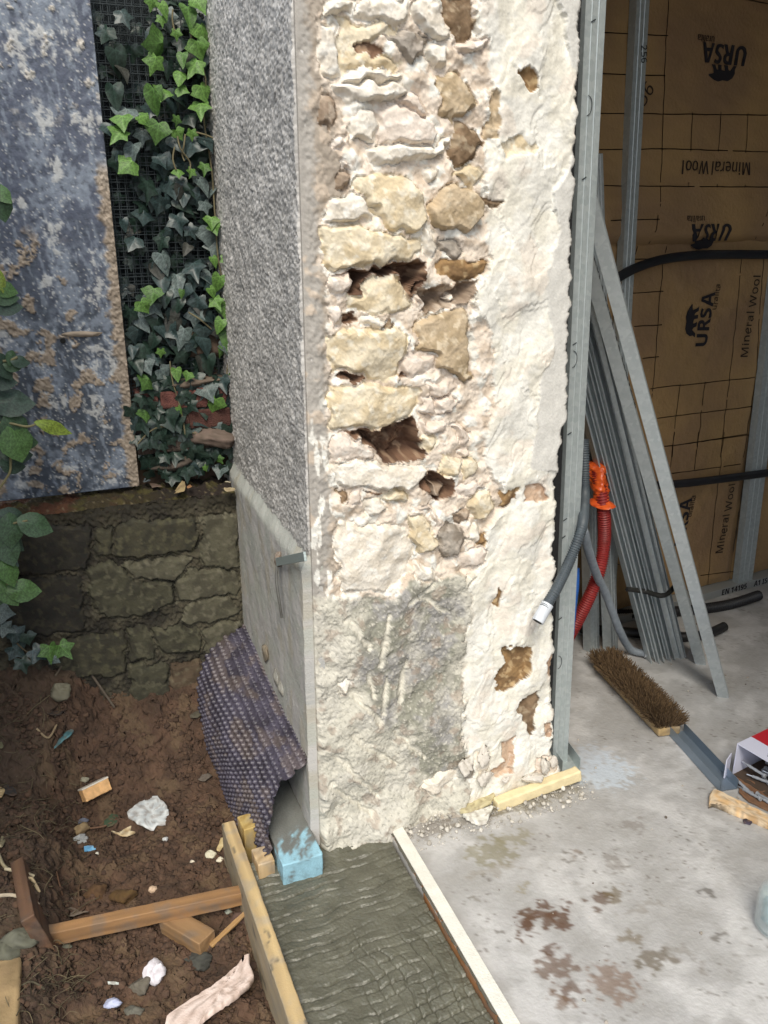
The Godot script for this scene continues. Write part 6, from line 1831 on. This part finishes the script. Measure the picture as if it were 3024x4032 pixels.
func build_nail_box() -> void:
	# open end looks to the near left; corner on the floor measured at its front edge
	var a: Vector3 = Vector3(1.642, 0.000, -1.498)
	var b: Vector3 = Vector3(1.666, 0.000, -1.360)
	var along := (b - a).normalized()
	var deep := Vector3.UP.cross(along)
	if deep.z > 0.0:
		deep = -deep
	var bx := thing("nail_box", "white and red cardboard box of hammer fixings lying open on its side", "box", a)
	bx.transform = Transform3D(Basis(along, Vector3.UP, along.cross(Vector3.UP)).orthonormalized(), a)
	# local: x along the open edge, y up, z towards the viewer
	var white := pmat(Color8(206, 208, 226), 0.6)
	var red := pmat(Color8(178, 34, 46), 0.55)
	var brown := pmat(Color8(70, 56, 44), 0.9)
	var w := 0.24
	var h := 0.1
	var d := 0.17
	obj("side_panel", box_mesh(Vector3(0.003, h, d), 0.1, 0.0, paint(Color.WHITE)), white, bx, Vector3(0.0015, h * 0.5 + 0.004, -d * 0.5))
	obj("top_panel", box_mesh(Vector3(w, 0.003, 0.06), 0.1, 0.0, paint(Color.WHITE)), white, bx, Vector3(w * 0.5, h + 0.0055, -0.03))
	obj("red_panel", box_mesh(Vector3(w, 0.003, d - 0.06), 0.1, 0.0, paint(Color.WHITE)), red, bx, Vector3(w * 0.5, h + 0.0055, -0.06 - (d - 0.06) * 0.5))
	obj("bottom_panel", box_mesh(Vector3(w, 0.003, d), 0.1, 0.0, paint(Color.WHITE)), brown, bx, Vector3(w * 0.5, 0.0055, -d * 0.5))
	obj("back_panel", box_mesh(Vector3(w, h, 0.003), 0.1, 0.0, paint(Color.WHITE)), brown, bx, Vector3(w * 0.5, h * 0.5 + 0.004, -d))
	obj("side_panel", box_mesh(Vector3(0.003, h, d), 0.1, 0.0, paint(Color.WHITE)), white, bx, Vector3(w - 0.0015, h * 0.5 + 0.004, -d * 0.5))
	var fl := obj("end_flap", box_mesh(Vector3(0.003, h * 0.6, 0.04), 0.1, 0.0, paint(Color.WHITE)), white, bx, Vector3(-0.006, h * 0.36, 0.018))
	fl.rotation.y = 0.35
	var ink := pmat(Color8(34, 36, 60), 0.7)
	obj("printed_nail", box_mesh(Vector3(0.05, 0.0006, 0.004), 0.1, 0.0, paint(Color.WHITE)), ink, bx, Vector3(0.105, h + 0.0075, -0.02))
	obj("printed_nail", box_mesh(Vector3(0.05, 0.0006, 0.002), 0.1, 0.0, paint(Color.WHITE)), ink, bx, Vector3(0.1, h + 0.0075, -0.028))
	# the fixings: one is built, the others are copies
	var plug := tube(PackedVector3Array([Vector3(-0.03, 0, 0), Vector3(0.025, 0, 0)]), 0.0042, c(142, 146, 152), 9, 0.012, 0.004)
	var pin := tube(PackedVector3Array([Vector3(-0.045, 0, 0), Vector3(-0.028, 0, 0)]), 0.0022, c(190, 194, 200), 8)
	var head := tube(PackedVector3Array([Vector3(0.024, 0, 0), Vector3(0.028, 0, 0)]), 0.0062, c(150, 152, 156), 10, 0.0, 0.002)
	var pm := vmat(0.55)
	var sm := vmat(0.3, null, 0, 1, 0.8)
	var first := thing("hammer_fixing", "grey plastic hammer fixing with steel pin in the open nail box", "fixing", Vector3.ZERO, "hammer fixings spilling from the box")
	obj("plug", plug, pm, first)
	obj("steel_pin", pin, sm, first)
	obj("head", head, pm, first)
	for i in 34:
		var o := first
		if i:
			o = first.duplicate()
			o.name = unique("hammer_fixing")
			add_child(o)
		var q := Vector3(rng.randf_range(0.03, 0.2), 0.012 + 0.007 * (i % 6), rng.randf_range(-0.13, -0.02))
		var yaw := rng.randf_range(-0.6, 0.7)
		if i > 27:
			q = Vector3(0.06 + 0.03 * (i - 28), 0.012, 0.02 + 0.008 * (i % 3))
			yaw = -0.15 + 0.08 * (i % 4)
		o.transform = bx.transform * Transform3D(Basis.from_euler(Vector3(rng.randf() * 6.0, 0, 0)) , Vector3.ZERO) if false else bx.transform * Transform3D(Basis.from_euler(Vector3(0, yaw + (PI if i % 3 == 0 else 0.0), rng.randf_range(-0.12, 0.12))), q)

# ---------- planting at the frame's edge ----------
func oval_leaf(w: float, fold: float) -> ArrayMesh:
	var o := PackedVector2Array()
	var right := [Vector2(0, -1), Vector2(0.3 * w, -0.72), Vector2(0.6 * w, -0.3), Vector2(0.68 * w, 0.1), Vector2(0.55 * w, 0.5), Vector2(0.25 * w, 0.82)]
	for p in right:
		o.append(p)
	o.append(Vector2(0, 0.95))
	for i in range(right.size() - 1, 0, -1):
		o.append(Vector2(-right[i].x, right[i].y))
	return leaf_mesh(o, fold, 0.14)

func build_shrub() -> void:
	var tex := leaf_texture(PackedVector2Array([Vector2(0, -0.95), Vector2(0.4, -0.3), Vector2(-0.4, -0.3), Vector2(0.4, 0.2), Vector2(-0.4, 0.2)]), Vector2(0, 0.9), 0.35)
	var mats := [leaf_mat(Color8(98, 138, 76), tex, 0.5, Color(0.25, 0.4, 0.15)), leaf_mat(Color8(74, 106, 72), tex, 0.5, Color(0.2, 0.3, 0.15)), leaf_mat(Color8(62, 88, 72), tex, 0.5, Color(0.12, 0.2, 0.12)), leaf_mat(Color8(148, 170, 66), tex, 0.5, Color(0.4, 0.5, 0.15))]
	var wide := oval_leaf(1.0, -0.15)
	var heart := oval_leaf(1.25, -0.12)
	var slim := oval_leaf(0.55, -0.2)
	var sh := thing("shrub", "broad leaved green shrub reaching in at the picture edge before the panel", "shrub", Vector3(0, 0, 0))
	# where (pixel of the tip region), length, turn, kind of leaf, tone
	var L := [
		[Vector3(-0.092, 0.958, -2.200), 0.05, 0.1, heart, 0], [Vector3(-0.091, 0.994, -2.210), 0.042, 0.4, heart, 1], [Vector3(-0.003, 0.990, -2.200), 0.05, 1.05, slim, 3], [Vector3(-0.090, 1.055, -2.220), 0.055, 1.4, wide, 2], [Vector3(-0.108, 1.030, -2.230), 0.045, 1.5, wide, 2], [Vector3(-0.078, 0.743, -2.200), 0.048, 1.0, wide, 1], [Vector3(-0.136, 0.736, -2.200), 0.048, -0.1, wide, 1], [Vector3(-0.151, 0.688, -2.200), 0.048, 0.2, wide, 1], [Vector3(-0.155, 0.633, -2.190), 0.044, 0.0, wide, 0], [Vector3(-0.162, 0.572, -2.190), 0.042, 0.4, wide, 0], [Vector3(-0.128, 0.573, -2.190), 0.046, 1.3, wide, 0], [Vector3(-0.178, 0.577, -2.200), 0.04, -0.3, wide, 1], [Vector3(-0.135, 0.697, -2.220), 0.036, 0.6, wide, 2], [Vector3(-0.128, 0.762, -2.220), 0.04, 0.9, wide, 2], [Vector3(-0.063, 0.952, -2.230), 0.022, 1.3, heart, 1], [Vector3(-0.097, 0.919, -2.240), 0.04, 1.4, wide, 2], [Vector3(-0.123, 0.922, -2.240), 0.034, 0.9, wide, 2], [Vector3(-0.110, 0.897, -2.230), 0.036, 1.2, wide, 2], [Vector3(-0.121, 0.969, -2.240), 0.038, 0.2, wide, 2], [Vector3(-0.097, 1.148, -2.200), 0.04, 0.4, wide, 2], [Vector3(-0.077, 1.145, -2.200), 0.022, 1.2, wide, 1], [Vector3(-0.058, 1.155, -2.200), 0.024, 1.3, wide, 2], [Vector3(-0.076, 1.165, -2.200), 0.022, -0.6, wide, 1], [Vector3(-0.103, 1.109, -2.210), 0.034, 1.4, wide, 2], [Vector3(-0.067, 1.324, -2.180), 0.03, 1.2, wide, 0], [Vector3(-0.071, 1.308, -2.180), 0.034, 1.4, wide, 1], [Vector3(-0.070, 1.288, -2.180), 0.038, 1.4, wide, 2], [Vector3(-0.074, 1.344, -2.180), 0.03, 0.0, slim, 3], [Vector3(-0.051, 1.507, -2.180), 0.04, 0.1, wide, 1], [Vector3(-0.047, 1.530, -2.180), 0.03, 0.6, wide, 0], [Vector3(-0.162, 0.658, -2.210), 0.04, 0.9, wide, 2], [Vector3(-0.145, 0.587, -2.210), 0.03, 1.5, slim, 0],
	]
	for q in L:
		var o := obj("leaf", q[3], mats[q[4]], sh, q[0])
		o.rotation = Vector3(rng.randf_range(-0.5, -0.1), rng.randf_range(0.1, 0.6), q[2])
		o.scale = Vector3.ONE * q[1]
	for q in [[Vector3(-0.136, 1.008, -2.220), Vector3(-0.104, 1.007, -2.210), Vector3(-0.063, 0.997, -2.200), Vector3(-0.036, 1.005, -2.200)], [Vector3(-0.158, 0.831, -2.220), Vector3(-0.130, 0.865, -2.220), Vector3(-0.116, 0.890, -2.220), Vector3(-0.111, 0.944, -2.220)], [Vector3(-0.191, 0.591, -2.200), Vector3(-0.168, 0.593, -2.200), Vector3(-0.140, 0.597, -2.200)], [Vector3(-0.169, 0.725, -2.210), Vector3(-0.140, 0.748, -2.210), Vector3(-0.095, 0.757, -2.200)], [Vector3(-0.096, 1.158, -2.200), Vector3(-0.077, 1.160, -2.200), Vector3(-0.063, 1.166, -2.200)]]:
		obj("stem", tube(PackedVector3Array(q), 0.003, c(122, 116, 84), 7), vmat(0.8), sh)
	# the body of the shrub, outside the frame, shades the bank
	var where := []
	var cols := []
	for i in 9000:
		var p := Vector3(rng.randf_range(-1, 1), rng.randf_range(-1, 1), rng.randf_range(-1, 1))
		if p.length() > 1.0 or p.length() < 0.45:
			continue
		p = Vector3(-0.82, 1.15, -1.75) + p * Vector3(0.5, 1.05, 0.75)
		var s := rng.randf_range(0.03, 0.055)
		where.append(Transform3D(Basis.from_euler(Vector3(rng.randf_range(-0.8, 0.6), rng.randf() * 6.3, rng.randf_range(-1, 1))).scaled(Vector3.ONE * s), p))
	for i in 5000:  # overhang added out of view to darken the soil bank
		var p := Vector3(rng.randf_range(-1, 1), rng.randf_range(-1, 1), rng.randf_range(-1, 1))
		if p.length() > 1.0:
			continue
		p = Vector3(-0.95, 2.35, -1.5) + p * Vector3(0.7, 0.28, 0.7)
		var s := rng.randf_range(0.035, 0.06)
		where.append(Transform3D(Basis.from_euler(Vector3(rng.randf_range(-0.8, 0.6), rng.randf() * 6.3, rng.randf_range(-1, 1))).scaled(Vector3.ONE * s), p))
	stuff("unseen_foliage", scatter(wide, where), mats[2], "", "", sh)
	obj("trunk", tube(PackedVector3Array([Vector3(-0.85, -0.1, -1.8), Vector3(-0.82, 0.5, -1.75), Vector3(-0.75, 1.1, -1.72)]), 0.03, c(98, 84, 66), 9), vmat(0.95), sh)
	# ivy shoots creeping over the garden wall's foot
	var iv := thing("ivy_shoots", "dark ivy shoots on the garden wall below the shrub", "ivy", Vector3.ZERO)
	for q in [[Vector3(-0.193, 0.472, -2.300), 0.036, 1.2, 4], [Vector3(-0.196, 0.426, -2.300), 0.034, 1.0, 4], [Vector3(-0.170, 0.401, -2.300), 0.04, 0.9, 3], [Vector3(-0.177, 0.356, -2.300), 0.042, 0.6, 3], [Vector3(-0.125, 0.342, -2.290), 0.042, 0.8, 3], [Vector3(-0.091, 0.347, -2.280), 0.042, -0.1, 1], [Vector3(-0.058, 0.346, -2.280), 0.042, 0.6, 1], [Vector3(-0.165, 0.318, -2.290), 0.036, 0.2, 2], [Vector3(-0.086, 0.318, -2.280), 0.024, 0.9, 4], [Vector3(-0.143, 0.389, -2.300), 0.03, 0.1, 2]]:
		var o := obj("leaf", m_leaf[0][rng.randi() % 4], m_leaf[1][q[3]], iv, q[0])
		o.rotation = Vector3(rng.randf_range(-0.5, -0.1), rng.randf_range(-0.2, 0.4), q[2])
		o.scale = Vector3.ONE * q[1]
	obj("stem", tube(PackedVector3Array([Vector3(-0.205, 0.491, -2.310), Vector3(-0.188, 0.406, -2.310), Vector3(-0.152, 0.346, -2.300), Vector3(-0.110, 0.329, -2.290), Vector3(-0.059, 0.319, -2.290)]), 0.002, c(88, 78, 60), 6), vmat(0.9), iv)
